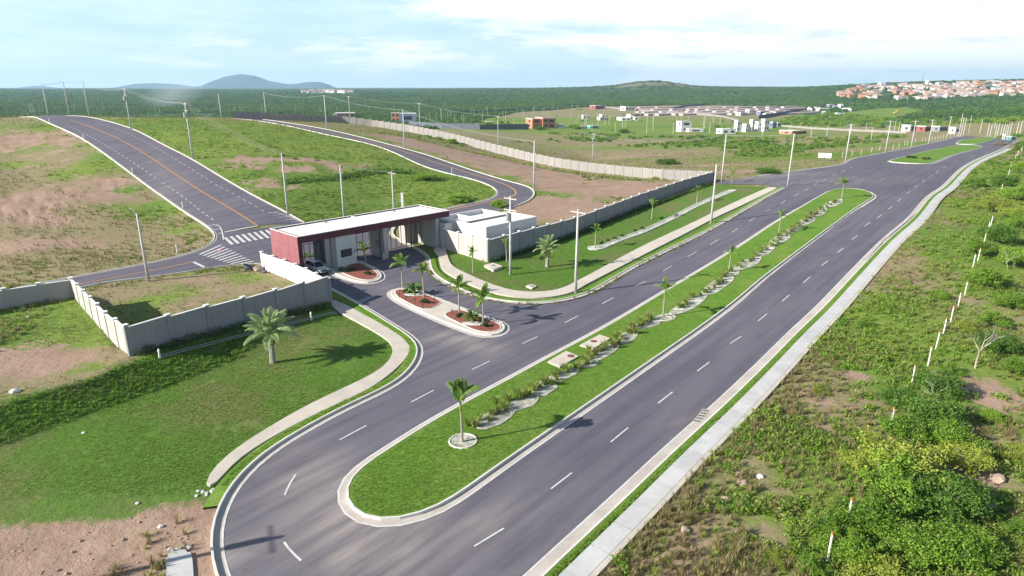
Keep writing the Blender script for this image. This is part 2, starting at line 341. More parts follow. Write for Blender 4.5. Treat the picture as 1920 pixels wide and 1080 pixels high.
M_SLAB = concrete_material('manhole_slab_concrete', (.52, .46, .38), (.60, .54, .46))
M_BRICK = brick_material('raw_brick', (.45, .17, .09), (.52, .21, .12), (.38, .26, .2), 2.2)
M_TILE = mat('terracotta_tiles', (.32, .18, .14), .85, .15, 2)
M_TILE2 = mat('faded_tiles', (.46, .31, .26), .85, .15, 2)
M_BLACK = mat('black_plastic', (.025, .025, .03), .5, .1, 3)
M_ROCK = mat('pale_rock', (.38, .29, .23), .95, .2, 2, bump=.5, bscale=6)
L_TREE = leafmat('tree_leaves', (.05, .125, .012), (.24, .38, .045))
L_TREED = leafmat('dark_tree_leaves', (.032, .09, .015), (.13, .24, .035))
L_FOREST = leafmat('forest_leaves', (.022, .074, .026), (.12, .205, .055))
L_WEED = leafmat('weed_leaves', (.085, .15, .025), (.28, .34, .08))
L_DRY = leafmat('dry_grass_blades', (.17, .13, .065), (.30, .26, .12))
L_GRASS = leafmat('lawn_blades', (.085, .18, .02), (.23, .34, .06))
L_PALM = leafmat('palm_leaflets', (.06, .14, .02), (.20, .29, .06))
L_PALMB = leafmat('silvery_palm_leaflets', (.14, .23, .08), (.38, .46, .22))
L_YEL = leafmat('yellowish_leaves', (.10, .155, .02), (.36, .42, .07))
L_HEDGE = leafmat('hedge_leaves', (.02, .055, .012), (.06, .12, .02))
L_BED = leafmat('bed_plant_leaves', (.09, .15, .03), (.30, .34, .09))

# ------------------------------------------------------------ object helpers
def mesh_np(name, V, F, mats=None, fm=None, smooth=False):
    me = bpy.data.meshes.new(name)
    V = np.asarray(V, np.float32).reshape(-1, 3)
    if isinstance(F, np.ndarray):
        k = F.shape[1]; me.vertices.add(len(V)); me.vertices.foreach_set('co', V.ravel())
        me.loops.add(F.size); me.loops.foreach_set('vertex_index', F.ravel().astype(np.int32))
        me.polygons.add(len(F)); me.polygons.foreach_set('loop_start', np.arange(0, F.size, k, dtype=np.int32))
        me.polygons.foreach_set('loop_total', np.full(len(F), k, np.int32))
        me.update(calc_edges=True)
    else:
        me.from_pydata(V.tolist(), [], [list(map(int, f)) for f in F]); me.update()
    for mm in (mats or []): me.materials.append(mm)
    if fm is not None: me.polygons.foreach_set('material_index', np.asarray(fm, np.int32))
    me.polygons.foreach_set('use_smooth', np.full(len(me.polygons), bool(smooth)))
    return me
def put(name, me, parent=None, loc=None, rot=None, scale=None, **props):
    o = bpy.data.objects.new(name, me); COL.objects.link(o)
    if parent is not None: o.parent = parent
    if loc is not None: o.location = loc
    if rot is not None: o.rotation_euler = rot if not isinstance(rot, (int, float)) else (0, 0, rot)
    if scale is not None: o.scale = scale if not isinstance(scale, (int, float)) else (scale,)*3
    for k, v in props.items(): o[k] = v
    return o
def thing(name, label, cat, loc=(0, 0, 0), rz=0, group=None, me=None):
    o = put(name, me, loc=loc, rot=(0, 0, rz)); o['label'] = label; o['category'] = cat
    if group: o['group'] = group
    return o
class MB:
    def __init__(s): s.V = []; s.F = []; s.M = []; s.mats = []
    def mi(s, m):
        if m not in s.mats: s.mats.append(m)
        return s.mats.index(m)
    def add(s, V, F, m):
        o = len(s.V); s.V += [tuple(v) for v in V]; k = s.mi(m)
        for f in F: s.F.append([o+i for i in f]); s.M.append(k)
    def box(s, x0, x1, y0, y1, z0, z1, m, top=None):
        V = [(x0,y0,z0),(x1,y0,z0),(x1,y1,z0),(x0,y1,z0),(x0,y0,z1),(x1,y0,z1),(x1,y1,z1),(x0,y1,z1)]
        s.add(V, [(3,2,1,0),(0,1,5,4),(1,2,6,5),(2,3,7,6),(3,0,4,7)], m); s.add(V[4:], [(0,1,2,3)], top or m)
    def tube(s, pts, rad, m, n=8, cap=True):
        pts = [Vector(p) for p in pts]; rings = []
        for i, p in enumerate(pts):
            d = (pts[min(i+1, len(pts)-1)]-pts[max(i-1, 0)]).normalized()
            a = d.cross(Vector((0, 0, 1)) if abs(d.z) < .9 else Vector((1, 0, 0))).normalized(); b = d.cross(a)
            r = rad[i] if isinstance(rad, (list, tuple)) else rad
            rings.append([p+a*math.cos(2*math.pi*k/n)*r+b*math.sin(2*math.pi*k/n)*r for k in range(n)])
        V = [v for rg in rings for v in rg]; F = []
        for i in range(len(pts)-1):
            for k in range(n):
                F.append((i*n+k, i*n+(k+1) % n, (i+1)*n+(k+1) % n, (i+1)*n+k))
        if cap: F.append(tuple(range(n))[::-1]); F.append(tuple((len(pts)-1)*n+k for k in range(n)))
        s.add(V, F, m)
    def mesh(s, name, smooth=False):
        me = mesh_np(name, s.V, s.F, s.mats, s.M)
        if smooth: me.polygons.foreach_set('use_smooth', np.ones(len(me.polygons), bool))
        return me
    def put(s, name, parent=None, smooth=False, **k): return put(name, s.mesh(name, smooth), parent, **k)
_cubes = {}
def cube(m):
    if m.name not in _cubes:
        b = MB(); b.box(-.5, .5, -.5, .5, 0, 1, m); _cubes[m.name] = b.mesh('block_'+m.name)
    return _cubes[m.name]
def copy_tree(root, loc, rz=None, scale=None, label=None, cat=None, group=None):
    r = root.copy(); COL.objects.link(r); r.location = loc
    if rz is not None: r.rotation_euler = (0, 0, rz)
    if scale is not None: r.scale = scale if not isinstance(scale, (int, float)) else (scale,)*3
    if label: r['label'] = label
    if group: r['group'] = group
    for ch in list(root.children):
        c = ch.copy(); COL.objects.link(c); c.parent = r
        for g in ch.children:
            d = g.copy(); COL.objects.link(d); d.parent = c
    return r

# curves ------------------------------------------------------
def smooth_line(pts, step=1.0, closed=False, it=2):
    p = [np.array(q, float) for q in pts]; out = []
    n = len(p); rngi = range(n if closed else n-1)
    for i in rngi:
        if closed: a, b, c, d = p[(i-1) % n], p[i], p[(i+1) % n], p[(i+2) % n]
        else: a, b, c, d = p[max(i-1, 0)], p[i], p[i+1], p[min(i+2, n-1)]
        L = np.linalg.norm(c-b); k = max(1, int(L/max(step, L/60)))
        for j in range(k):
            t = j/k
            # centripetal-ish hermite with clamped tangents
            m1 = (c-a)*.5; m2 = (d-b)*.5
            for mm in (m1, m2):
                l = np.linalg.norm(mm)
                if l > L: mm *= L/l
            h = (2*t**3-3*t*t+1)*b+(t**3-2*t*t+t)*m1+(-2*t**3+3*t*t)*c+(t**3-t*t)*m2
            out.append(h)
    if not closed: out.append(p[-1])
    out = np.array(out)
    for _ in range(it*3):
        if closed: out = (np.roll(out, 1, 0)+2*out+np.roll(out, -1, 0))/4
        else: out[1:-1] = (out[:-2]+2*out[1:-1]+out[2:])/4
    return [tuple(q) for q in out]
def offset(pts, d, closed=False):
    p = np.array(pts); n = len(p)
    if closed: t = np.roll(p, -1, 0)-np.roll(p, 1, 0)
    else: t = np.gradient(p, axis=0)
    t /= np.linalg.norm(t, axis=1)[:, None]+1e-9
    return [tuple(q) for q in p+np.stack([t[:, 1], -t[:, 0]], 1)*d]     # + is to the right of travel
def sweep(name, pts, prof, m, closed=False, parent=None, **props):
    """prof: list of (offset to the right, height above ground)"""
    lines = [np.array(offset(pts, o, closed)) for o, z in prof]; n = len(pts); k = len(prof); V = np.zeros((n, k, 3))
    base = T(np.array(pts)[:, 0], np.array(pts)[:, 1])
    for j, (o, z) in enumerate(prof):
        V[:, j, :2] = lines[j]; V[:, j, 2] = base+z
    F = []
    for i in range(n if closed else n-1):
        i2 = (i+1) % n
        for j in range(k-1): F.append((i*k+j, i2*k+j, i2*k+j+1, i*k+j+1)[::-1])
    me = mesh_np(name, V.reshape(-1, 3), np.array(F), [m])
    return put(name, me, parent, **props)
def sheet(name, poly, z, m, step=2.0, parent=None, skirt=0.0, far=True, **props):
    """flat polygon laid over the ground, triangulated with inner points"""
    poly = [tuple(q) for q in poly]; P_ = np.array(poly); lo = P_.min(0); hi = P_.max(0)
    pts = []
    y = lo[1]
    while y < hi[1]:
        st = max(step, (abs(y)*.02 if far else 0)); x = lo[0]
        while x < hi[0]:
            pts.append((x+random.uniform(-.2, .2)*st, y+random.uniform(-.2, .2)*st)); x += st
        y += st
    if pts:
        q = np.array(pts); ins = pip(q[:, 0], q[:, 1], poly); ins &= pdist(q[:, 0], q[:, 1], poly, True) > step*.25; q = q[ins]
    else: q = np.zeros((0, 2))
    allv = [Vector(v) for v in poly]+[Vector(v) for v in q]; n = len(poly)
    r = delaunay_2d_cdt(allv, [], [list(range(n))], 1, 1e-4)
    V2 = np.array([tuple(v) for v in r[0]]); F = []
    for f in r[2]:
        a = V2[list(f)]
        ar = sum(a[i][0]*a[(i+1) % len(a)][1]-a[(i+1) % len(a)][0]*a[i][1] for i in range(len(a)))
        F.append(list(f) if ar > 0 else list(f)[::-1])
    zz = T(V2[:, 0], V2[:, 1])+z; V = np.c_[V2, zz]
    if skirt:
        b = len(V); pz = T(P_[:, 0], P_[:, 1])+z
        # walls round the edge
        V = np.r_[V, np.c_[P_, pz], np.c_[P_, pz-skirt]]; cw = sum(poly[i][0]*poly[(i+1) % n][1]-poly[(i+1) % n][0]*poly[i][1] for i in range(n)) > 0
        for i in range(n):
            j = (i+1) % n; f = [b+i, b+n+i, b+n+j, b+j]; F.append(f if cw else f[::-1])
    me = mesh_np(name, V, F, [m]); return put(name, me, parent, **props)

# ------------------------------------------------------------ measured outlines (photo pixels), turned into ground positions
RLINE = [(900,1160),(985,1080),(1170,912),(1235,850),(1280,810),(1335,762),(1440,662),(1482,620),(1526,580),(1577,527),(1652,451),(1702,409),(1737,369),(1765,350),(1802,315),(1835,297),(1870,283),(1910,262)]
CLINE = [(470,1170),(425,1080),(412,1045),(410,1000),(425,950),(457,897),(480,872),(510,850),(630,780),(745,725),(780,695),(797,664),(797,650),(775,630),(742,610),(687,576),(620,540)]
DLINE = [(738,424),(731,433),(730,441),(745,451),(768,462),(793,476),(801,490),(802,505),(815,521),(855,543),(905,562),(960,570),(997,572),(1060,565),(1107,551),(1200,497),(1350,422),(1440,369),(1472,353)]
MEDIAN = [(644,940),(642,922),(652,900),(670,881),(730,845),(782,810),(865,762),(960,711),(1025,675),(1135,616),(1242,552),(1377,470),(1440,428),(1490,397),(1537,369),(1562,357),(1590,354),(1618,357),(1637,365),(1636,372),(1590,402),(1440,515),(1365,577),(1210,687),(970,853),(830,952),(792,970),(750,983),(705,985),(678,978),(655,962)]
MED2 = [(1665,305),(1675,300),(1735,285),(1790,274),(1832,273),(1839,277),(1785,292),(1740,308),(1690,307)]
MED3 = [(1795,271),(1810,262),(1850,257.5),(1868,259),(1830,271)]
FARLEFT = [(1337,341),(1390,336),(1440,328),(1515,318),(1580,309),(1600,298),(1657,287),(1740,270),(1790,257.5),(1812,255)]
BIGL = [(38,216),(60,219),(92,230),(150,256),(225,307),(310,369),(350,397),(390,422),(409,436),(418,449),(412,460),(390,470),(360,477),(280,495),(135,522),(-20,553),(-110,574)]
BIGR = [(70,211.5),(125,215),(160,219.5),(245,242),(300,270),(362,302),(475,369),(567,418)]
REARIN = [(440,222.5),(480,226),(600,249.5),(705,273),(797,312),(880,334),(912,344),(930,353),(937,362),(925,374),(880,383),(842,391),(780,404)]
REAROUT = [(440,219.5),(480,223),(525,229),(612,243.5),(730,272),(795,290),(837,304),(960,343),(985,349),(998,357),(999,368),(981,381),(940,393),(870,405),(800,414),(738,424)]
STREETL = [(-110,606),(0,568),(155,535),(320,515),(390,502),(480,492),(494,494)]
GATE_O = P(557, 445, 5.7); _e = P(842, 395, 5.7)
GU = Vector((_e[0]-GATE_O[0], _e[1]-GATE_O[1])); GL = GU.length; GU.normalize(); GV = Vector((-GU.y, GU.x)); GA = math.atan2(GU.y, GU.x)
def gl(u, v): return (GATE_O[0]+GU.x*u+GV.x*v, GATE_O[1]+GU.y*u+GV.y*v)

rl = smooth_line(G(RLINE), 1.5); cl = smooth_line(G(CLINE), 1.0); dl = smooth_line(G(DLINE), 1.0)
med = smooth_line(G(MEDIAN), 1.2, True, 1); med2 = smooth_line(G(MED2), 2, True, 1); med3 = smooth_line(G(MED3), 2, True, 1)
fl_ = smooth_line(G(FARLEFT), 3); bigl = smooth_line(G(BIGL), 2); bigr = smooth_line(G(BIGR), 2)
rin = smooth_line(G(REARIN), 1.5); rout = smooth_line(G(REAROUT), 1.5)
if pip([0], [0], med)[0] is None: pass
def ccw(p): return sum(p[i][0]*p[(i+1) % len(p)][1]-p[(i+1) % len(p)][0]*p[i][1] for i in range(len(p))) > 0
def force(p, c=True): return p if ccw(p) == c else p[::-1]
med, med2, med3 = force(med), force(med2), force(med3)     # counter-clockwise: right = outside

stl = smooth_line(G(STREETL), 1.5)
l4 = G([(500,500),(530,515),(567,531)])
road_poly = list(offset(rl, .74))
side_st = G([(1337,341),(1300,338)])
roadA = road_poly + [tuple(q) for q in fl_[::-1]] + [G1(1345,346), G1(1400,346)] + [tuple(q) for q in offset(dl, .40)[::-1]]
roadA += [G1(775,405)] + [tuple(q) for q in bigr[::-1][:1]]
# join plaza: behind the gatehouse roof, then the wide road and the small street, then the drive edge down the left
road_main = list(offset(rl, .74)) + fl_[::-1] + [G1(1350,345), G1(1420,346)] + list(offset(dl, .4))[::-1]
road_main += [G1(742,420), G1(640,415), bigr[-1]] + [G1(416,441)] + list(bigl[bigl.index(min(bigl, key=lambda q: (q[0]-G1(418,449)[0])**2+(q[1]-G1(418,449)[1])**2)):][:60])
def nearest_i(line, q): return min(range(len(line)), key=lambda i: (line[i][0]-q[0])**2+(line[i][1]-q[1])**2)
ia = nearest_i(bigl, G1(409,436))
road_main = list(offset(rl, .74)) + fl_[::-1] + [G1(1350,345), G1(1420,346)] + list(offset(dl, .4))[::-1] + [bigr[-1], bigl[ia]] + bigl[ia+1:] + stl + l4 + list(offset(cl, -.4))[::-1]
S_main = sheet('main_road', road_main, .05, M_ASPH, 2.5, kind='structure')
road_big = bigl[:ia+1] + [bigr[-1]] + bigr[::-1][1:]
S_big = sheet('hill_road', road_big, .054, M_ASPH, 2.5, kind='structure')
road_rear = rin + [G1(745,412)] + rout[::-1]
S_rear = sheet('curved_road', road_rear, .046, M_ASPH, 2.5, kind='structure')

# dusty tyre-scuffed patches on the asphalt (dried soil)
def dust(o, blobs):
    me = o.data; V = np.empty(len(me.vertices)*3, np.float32); me.vertices.foreach_get('co', V); V = V.reshape(-1, 3)
    f = np.zeros(len(V), np.float32)
    for (a, b, r1, r2, an, s) in blobs:
        x, y = G1(a, b); dx = V[:, 0]-x; dy = V[:, 1]-y; c, q = math.cos(R(an)), math.sin(R(an))
        u = (dx*c+dy*q)/r1; v = (-dx*q+dy*c)/r2; f = np.maximum(f, s*np.exp(-(u*u+v*v)))
    at = me.attributes.new('dust', 'FLOAT', 'POINT'); at.data.foreach_set('value', f)
dust(S_main, [(640,955,7,2.6,-55,1.3),(715,1020,4.5,2.2,25,1.3),(560,900,5,2.0,-60,.8),(870,640,4.5,1.9,-30,1.2),(900,1000,5,1.6,40,.6),(425,1030,.8,2.5,0,1.3),(1450,330,14,5,20,.8),(1560,340,20,6,20,.5),(500,1000,5,3,-50,.4),(940,1060,6,2,40,.25),(650,590,4,1.2,-45,.35),(1300,800,1.5,1,40,.8),(730,545,4,1.3,-40,.6)])
dust(S_big, [(300,330,30,4,-60,.3)]); dust(S_rear, [(780,300,20,4,-45,.25)])

# gutters, kerbs, verges
def edge(name, line, side, closed=False, gut=.45, kerb=.13, paint=True, parent=None, kh=.17, mk=None):
    s = side    # +1: pavement lies to the right of travel
    o = sweep(name+'_gutter', line, [(0, .066), (s*gut, .072)][::1 if s > 0 else -1], M_GUT, closed, kind='structure')
    pr = [(s*gut, .04), (s*gut, kh), (s*(gut+kerb), kh), (s*(gut+kerb), -.25)]
    sweep(name+'_kerb', line, pr[::1 if s > 0 else -1], mk or M_KERB, closed, kind='structure')
    if paint: sweep('edge_line', line, [(-s*.10, .066), (0, .066)][::1 if s > 0 else -1], M_PAINT, closed, parent=o)
    return o
edge('right_road', rl, 1, gut=.72)
edge('left_road', cl, -1, kh=.25)
edge('gate_drive', dl, -1)
ml = offset(med, .62); edge('median', med, 1) if False else None
def island_edge(name, line, out=.5, paint=True, kh=.25, kerb=.13):
    o = sweep(name+'_gutter', line, [(.0, .073), (out, .066)][::-1][::-1], M_GUT, True, kind='structure')
    sweep(name+'_kerb', line, [(-kerb, .0), (-kerb, kh), (0, kh), (0, .04)], M_KERB, True, kind='structure')
    if paint: sweep('edge_line', line, [(out, .066), (out+.11, .064)], M_PAINT, True, parent=o)
island_edge('median', med, .48); island_edge('far_median', med2, .5); island_edge('farthest_median', med3, .5)
for nm_, li, sd in (('far_left_road', fl_[4:], -1), ('hill_road_left', bigl, 1), ('hill_road_right', bigr, -1), ('curved_road_inner', rin, 1), ('curved_road_outer', rout, -1), ('small_street', stl[4:], 1)):
    # travel direction: pavement side chosen so that kerbs sit outside the asphalt
    edge(nm_, li, {'far_left_road': -1, 'hill_road_left': -1 if False else 1, 'hill_road_right': -1, 'curved_road_inner': 1, 'curved_road_outer': -1, 'small_street': 1}[nm_], gut=.35, paint=nm_ in ('far_left_road',))
mi_ = offset(med, -.12, True)
sheet('median_lawn', mi_, .22, M_LAWN, 1.5, kind='structure')
sheet('far_median_lawn', offset(med2, -.12, True), .21, M_LAWN, 3, kind='structure')
sheet('farthest_median_lawn', offset(med3, -.12, True), .21, M_LAWN, 3, kind='structure')
def strip(name, line, a, b, z, m, seg=None, parent=None, **kw):
    return sweep(name, line, [(a, z-.25), (a, z), (b, z), (b, z-.25)], m, False, parent, **kw)
i_end = nearest_i(rl, G1(1880, 278))
strip('right_verge', rl[:i_end], .85, 1.45, .15, M_LAWN, kind='structure')
# right pavement: slabs with open joints
walk = put('right_sidewalk', strip('pavement_bed', rl[:i_end], 1.47, 3.02, .12, M_GUT).data, kind='structure')
bpy.data.objects.remove(bpy.data.objects['pavement_bed'])
rln = np.array(rl[:i_end]); seglen = np.r_[0, np.cumsum(np.hypot(*np.diff(rln, axis=0).T))]
tot = seglen[-1]; s0 = 0; n_sl = 0
def at_s(line, sl_, s): return (np.interp(s, sl_, line[:, 0]), np.interp(s, sl_, line[:, 1]))
while s0 < tot-1 and n_sl < 130:
    L_ = 2.6 if s0 < 160 else 3.5
    q = [at_s(rln, seglen, s0+.007+(L_-.014)*k/2) for k in range(3)]
    sweep('slab', q, [(1.47, .1), (1.47, .20), (2.70, .20), (2.70, .1)], M_WALKW, parent=walk)
    s0 += L_; n_sl += 1
sweep('beige_edging', rl[:i_end], [(2.705, .05), (2.705, .185), (3.04, .175), (3.04, -.2)], M_WALKB, parent=walk)
# left and gate-side verges and pavements
strip('left_verge', cl, -.58, -1.35, .13, M_LAWN, kind='structure') if False else sweep('left_verge', cl[nearest_i(cl, G1(404, 952)):], [(-1.5, -.1), (-1.5, .14), (-.58, .22), (-.58, .0)], M_LAWN, kind='structure')
i0 = nearest_i(dl, G1(800,485))
sweep('gate_verge', dl[i0:], [(-1.35, -.1), (-1.35, .13), (-.53, .14), (-.53, 0)], M_LAWN, kind='structure')
WALKL = [(367,921),(390,892),(425,857),(480,819),(572,765),(687,710),(725,686),(738,666),(736,647),(705,625),(655,597),(622,577),(622,562),(650,574),(682,592),(720,612),(742,624),(764,640),(771,657),(752,685),(692,732),(580,785),(480,840),(450,860),(430,877),(410,907),(392,932)]
WALKD = [(811,467),(822,482),(826,500),(835,512),(855,523),(905,545),(960,558),(1022,560),(1070,551),(1095,537),(1180,493),(1330,415),(1395,384),(1458,353),(1443,352),(1330,403),(1210,460),(1100,519),(1050,544),(1020,549),(965,547),(915,532),(872,513),(848,500),(838,478),(833,464)]
wl = force(smooth_line(G(WALKL), .9, True, 1)); wd = force(smooth_line(G(WALKD), .9, True, 1))
sheet('left_sidewalk', wl, .17, M_WALKB, 1.5, skirt=.3, kind='structure')
sheet('gate_sidewalk', wd, .17, M_WALKB, 1.5, skirt=.3, kind='structure')
BRK = force(G([(309,1110),(311,1090),(313,1070),(310,1052),(316,1046),(314,1040),(322,1038),(324,1033),(330,1037),(336,1031),(342,1035),(347,1032),(352,1038),(358,1037),(361,1050),(363,1075),(364,1110),(368,1130),(312,1135)]))
sheet('broken_sidewalk', BRK, .10, M_WALKW, 1.0, skirt=.3, kind='structure')

# painted markings ------------------------------------------
def quad_strip(name, a, b, w, z, m, parent, n=None):
    (x0, y0), (x1, y1) = a, b; L = math.hypot(x1-x0, y1-y0); n = n or max(1, int(L/1.5))
    li = [(x0+(x1-x0)*k/n, y0+(y1-y0)*k/n) for k in range(n+1)]
    return sweep(name, li, [(-w/2, z), (w/2, z)][::-1][::-1], m, parent=parent)
DR = [((889,1026),(945,992)),((1033,918),(1072,888)),((1145,830),(1178,803)),((1234,757),(1261,736)),((1307,697),(1330,680)),((1369,645),(1389,632)),((1421,603),(1438,589)),((1466,566),(1480,554)),((1506,531),(1519,520)),((1540,499),(1552,490)),((1570,474),(1581,466)),((1597,450),(1608,442)),((1621,425),(1632,417)),((1644,410),(1653,403)),((1665,393),(1673,387)),((1683,378),(1690,372)),((1700,364),(1707,359)),((1715,352),(1720,348)),((1729,342),(1734,338)),((1742,332),(1747,329)),((1755,324),(1760,320)),((1768,315),(1773,312))]
DLN = [((637,826),(687,799)),((771,755),(813,733)),((885,694),(918,678)),((980,645),(1008,632)),((1059,606),(1084,593)),((1129,570),(1150,559)),((1193,537),(1210,528)),((1243,509),(1260,499)),((1289,482),(1306,473)),((1332,459),(1346,450)),((1372,436),(1383,429)),((1404,416),(1416,409)),((1436,397),(1444,393)),((1464,383),(1473,376)),((1489,368),(1498,363)),((1509,358),(1516,354)),((1526,348),(1534,344)),((1543,339),(1551,335)),((1561,330),(1568,326)),((1578,323),(1585,319)),((1592,316),(1599,314))]
for a, b in DR+DLN:
    pa, pb = G([a, b]); quad_strip('lane_dash', pa, pb, .12, .066, M_PAINT, S_main)
for arc in ([(534,930),(538,918),(545,904),(555,891)], [(533,1018),(541,1033),(551,1044),(565,1053)]):
    sweep('lane_dash', smooth_line(G(arc), .4), [(-.07, .066), (.07, .066)], M_PAINT, parent=S_main)
# hill road: double orange centre line and dashed lane lines
for off in (-.12, .12):
    ol = smooth_line(G([(132,225),(225,262),(300,307),(362,349),(425,387),(482,423)]), 2)
    sweep('centre_line', offset(ol, off), [(-.07, .07), (.07, .07)], M_PAINTO, parent=S_big)
def dashes(line, on, gap, w, m, parent, z=.07, s_from=0):
    ln = np.array(line); sl_ = np.r_[0, np.cumsum(np.hypot(*np.diff(ln, axis=0).T))]; s = s_from
    while s+on < sl_[-1]:
        q = [at_s(ln, sl_, s+on*k/2) for k in range(3)]; sweep('lane_dash', q, [(-w/2, z), (w/2, z)], m, parent=parent); s += on+gap
dashes(smooth_line(G([(400,413),(342,368),(315,350),(250,305),(175,260),(120,233)]), 2), 1.4, 1.5, .16, M_PAINT, S_big)
dashes(smooth_line(G([(495,397),(440,365),(410,350),(350,312),(260,260),(185,231)]), 2), 1.3, 1.6, .14, M_PAINT, S_big)
dashes(smooth_line(G([(66,220),(90,219.5),(130,219),(155,220)]), 2), 6, 3, .3, M_PAINT, S_big)
quad_strip('stop_line', *G([(421,436),(484,424)]), .45, .07, M_PAINT, S_main)
ol = smooth_line(G([(147,534),(250,514),(361,492)]), 2); sweep('centre_line', ol, [(-.10, .066), (.10, .066)], M_PAINTO, parent=S_main)
quad_strip('stop_line', *G([(363,492),(384,502)]), .42, .068, M_PAINT, S_main)
ol = smooth_line(G([(530,232),(612,248),(717,272),(855,317),(930,340),(958,351),(969,361),(965,369),(930,376),(880,386),(800,402)]), 1.5)
sweep('centre_line', ol, [(-.16, .066), (.16, .066)], M_PAINTO, parent=S_rear)
# zebra crossings
for k in range(9):
    t = k/8; a = G1(422+(510-422)*t, 446+(430-446)*t); b = G1(436+(526-436)*t, 459+(443-459)*t)
    quad_strip('zebra_stripe', a, b, .50, .068, M_PAINT, S_main)
for k in range(12):
    t = k/11; a = G1(374+(455-374)*t, 478+(502-478)*t); b = G1(415+(488-415)*t, 460+(497-460)*t)
    quad_strip('zebra_stripe', a, b, .38, .068, M_PAINT, S_main)
# hatched wedges
for pts_, rungs in (([(392,423),(408,419.5),(417,436),(419,450)], [((392,423.5),(409,421)),((402,431),(414,430)),((409,438),(417,438))]),
                   ([(503,399),(520,398),(566,417)], [((512,404),(532,403)),((523,408),(541,407)),((535,413),(553,412)),((546,417),(561,416)),((503,400),(520,398))])):
    sweep('edge_line', smooth_line(G(pts_), .8), [(-.10, .069), (.10, .069)], M_PAINT, parent=S_big)
    for a, b in rungs: quad_strip('hatch_stripe', *G([a, b]), .30, .070, M_PAINT, S_big)
# pink painted rosette on the crossing
MPK = mat('pink_road_paint', (.70, .22, .28), .7, .1, 3)
cx_, cy_ = G1(409.5, 470); b_ = MB(); b_.add([(cx_+.42*math.cos(a*math.pi/12)*(1 if a % 2 else .72), cy_+.62*math.sin(a*math.pi/12)*(1 if a % 2 else .72), TZ(cx_, cy_)+.078) for a in range(24)], [tuple(range(24))], MPK)
b_.put('painted_rosette', S_main)
# speed table bars in the entry drive
for a, b in (((661,572),(692,557)), ((667,574),(703,555))): quad_strip('painted_bar', *G([a, b]), .16, .067, M_PAINT, S_main)
# oil and soil marks
for (a, b, r) in ((870,1005,1),):
    pass

# islands in front of the gatehouse
ISL1 = force(smooth_line(G([(612,500),(626,514),(645,523),(670,530),(690,533),(708,529),(716,522),(713,513),(702,505),(684,497),(668,490)]), .6, True, 1))
ISL2 = force(smooth_line(G([(731,552),(736,545),(746,541),(760,542),(782,548),(812,559),(850,574),(900,594),(938,606),(949,613),(951,620),(943,627),(925,632),(905,632),(880,624),(830,605),(765,576),(742,563)]), .6, True, 1))
for i_, il in enumerate((ISL1, ISL2)):
    island_edge('near_island' if i_ else 'gate_island', il, .42)
    sheet('near_island_paving' if i_ else 'gate_island_paving', offset(il, -.12, True), .24, M_WALKB, 1, kind='structure')
PL = {'gate': [(640,512),(655,520),(675,527),(695,529),(707,524),(708,516),(697,507),(680,498),(662,496)],
      'first': [(739,549),(745,545),(760,546),(790,553),(828,570),(797,584),(765,571),(745,559)],
      'second': [(832,593),(862,584),(900,598),(935,610),(941,616),(938,624),(915,628),(890,623),(858,608)]}
for k, pp in PL.items():
    q = force(smooth_line(G(pp), .5, True, 1))
    t = thing('planting_bed', {'gate': 'red-brown gravel planting bed at the foot of the gatehouse booth', 'first': 'red-brown gravel bed on the half of the long island nearer the gatehouse', 'second': 'red-brown gravel bed at the road end of the long island'}[k], 'planting bed')
    sheet('gravel', offset(q, -.06, True), .262, M_MULCH, .6, parent=t); sweep('edging', q, [(-.06, .1), (-.06, .29), (.04, .29), (.04, .1)], M_KERB, True, parent=t)

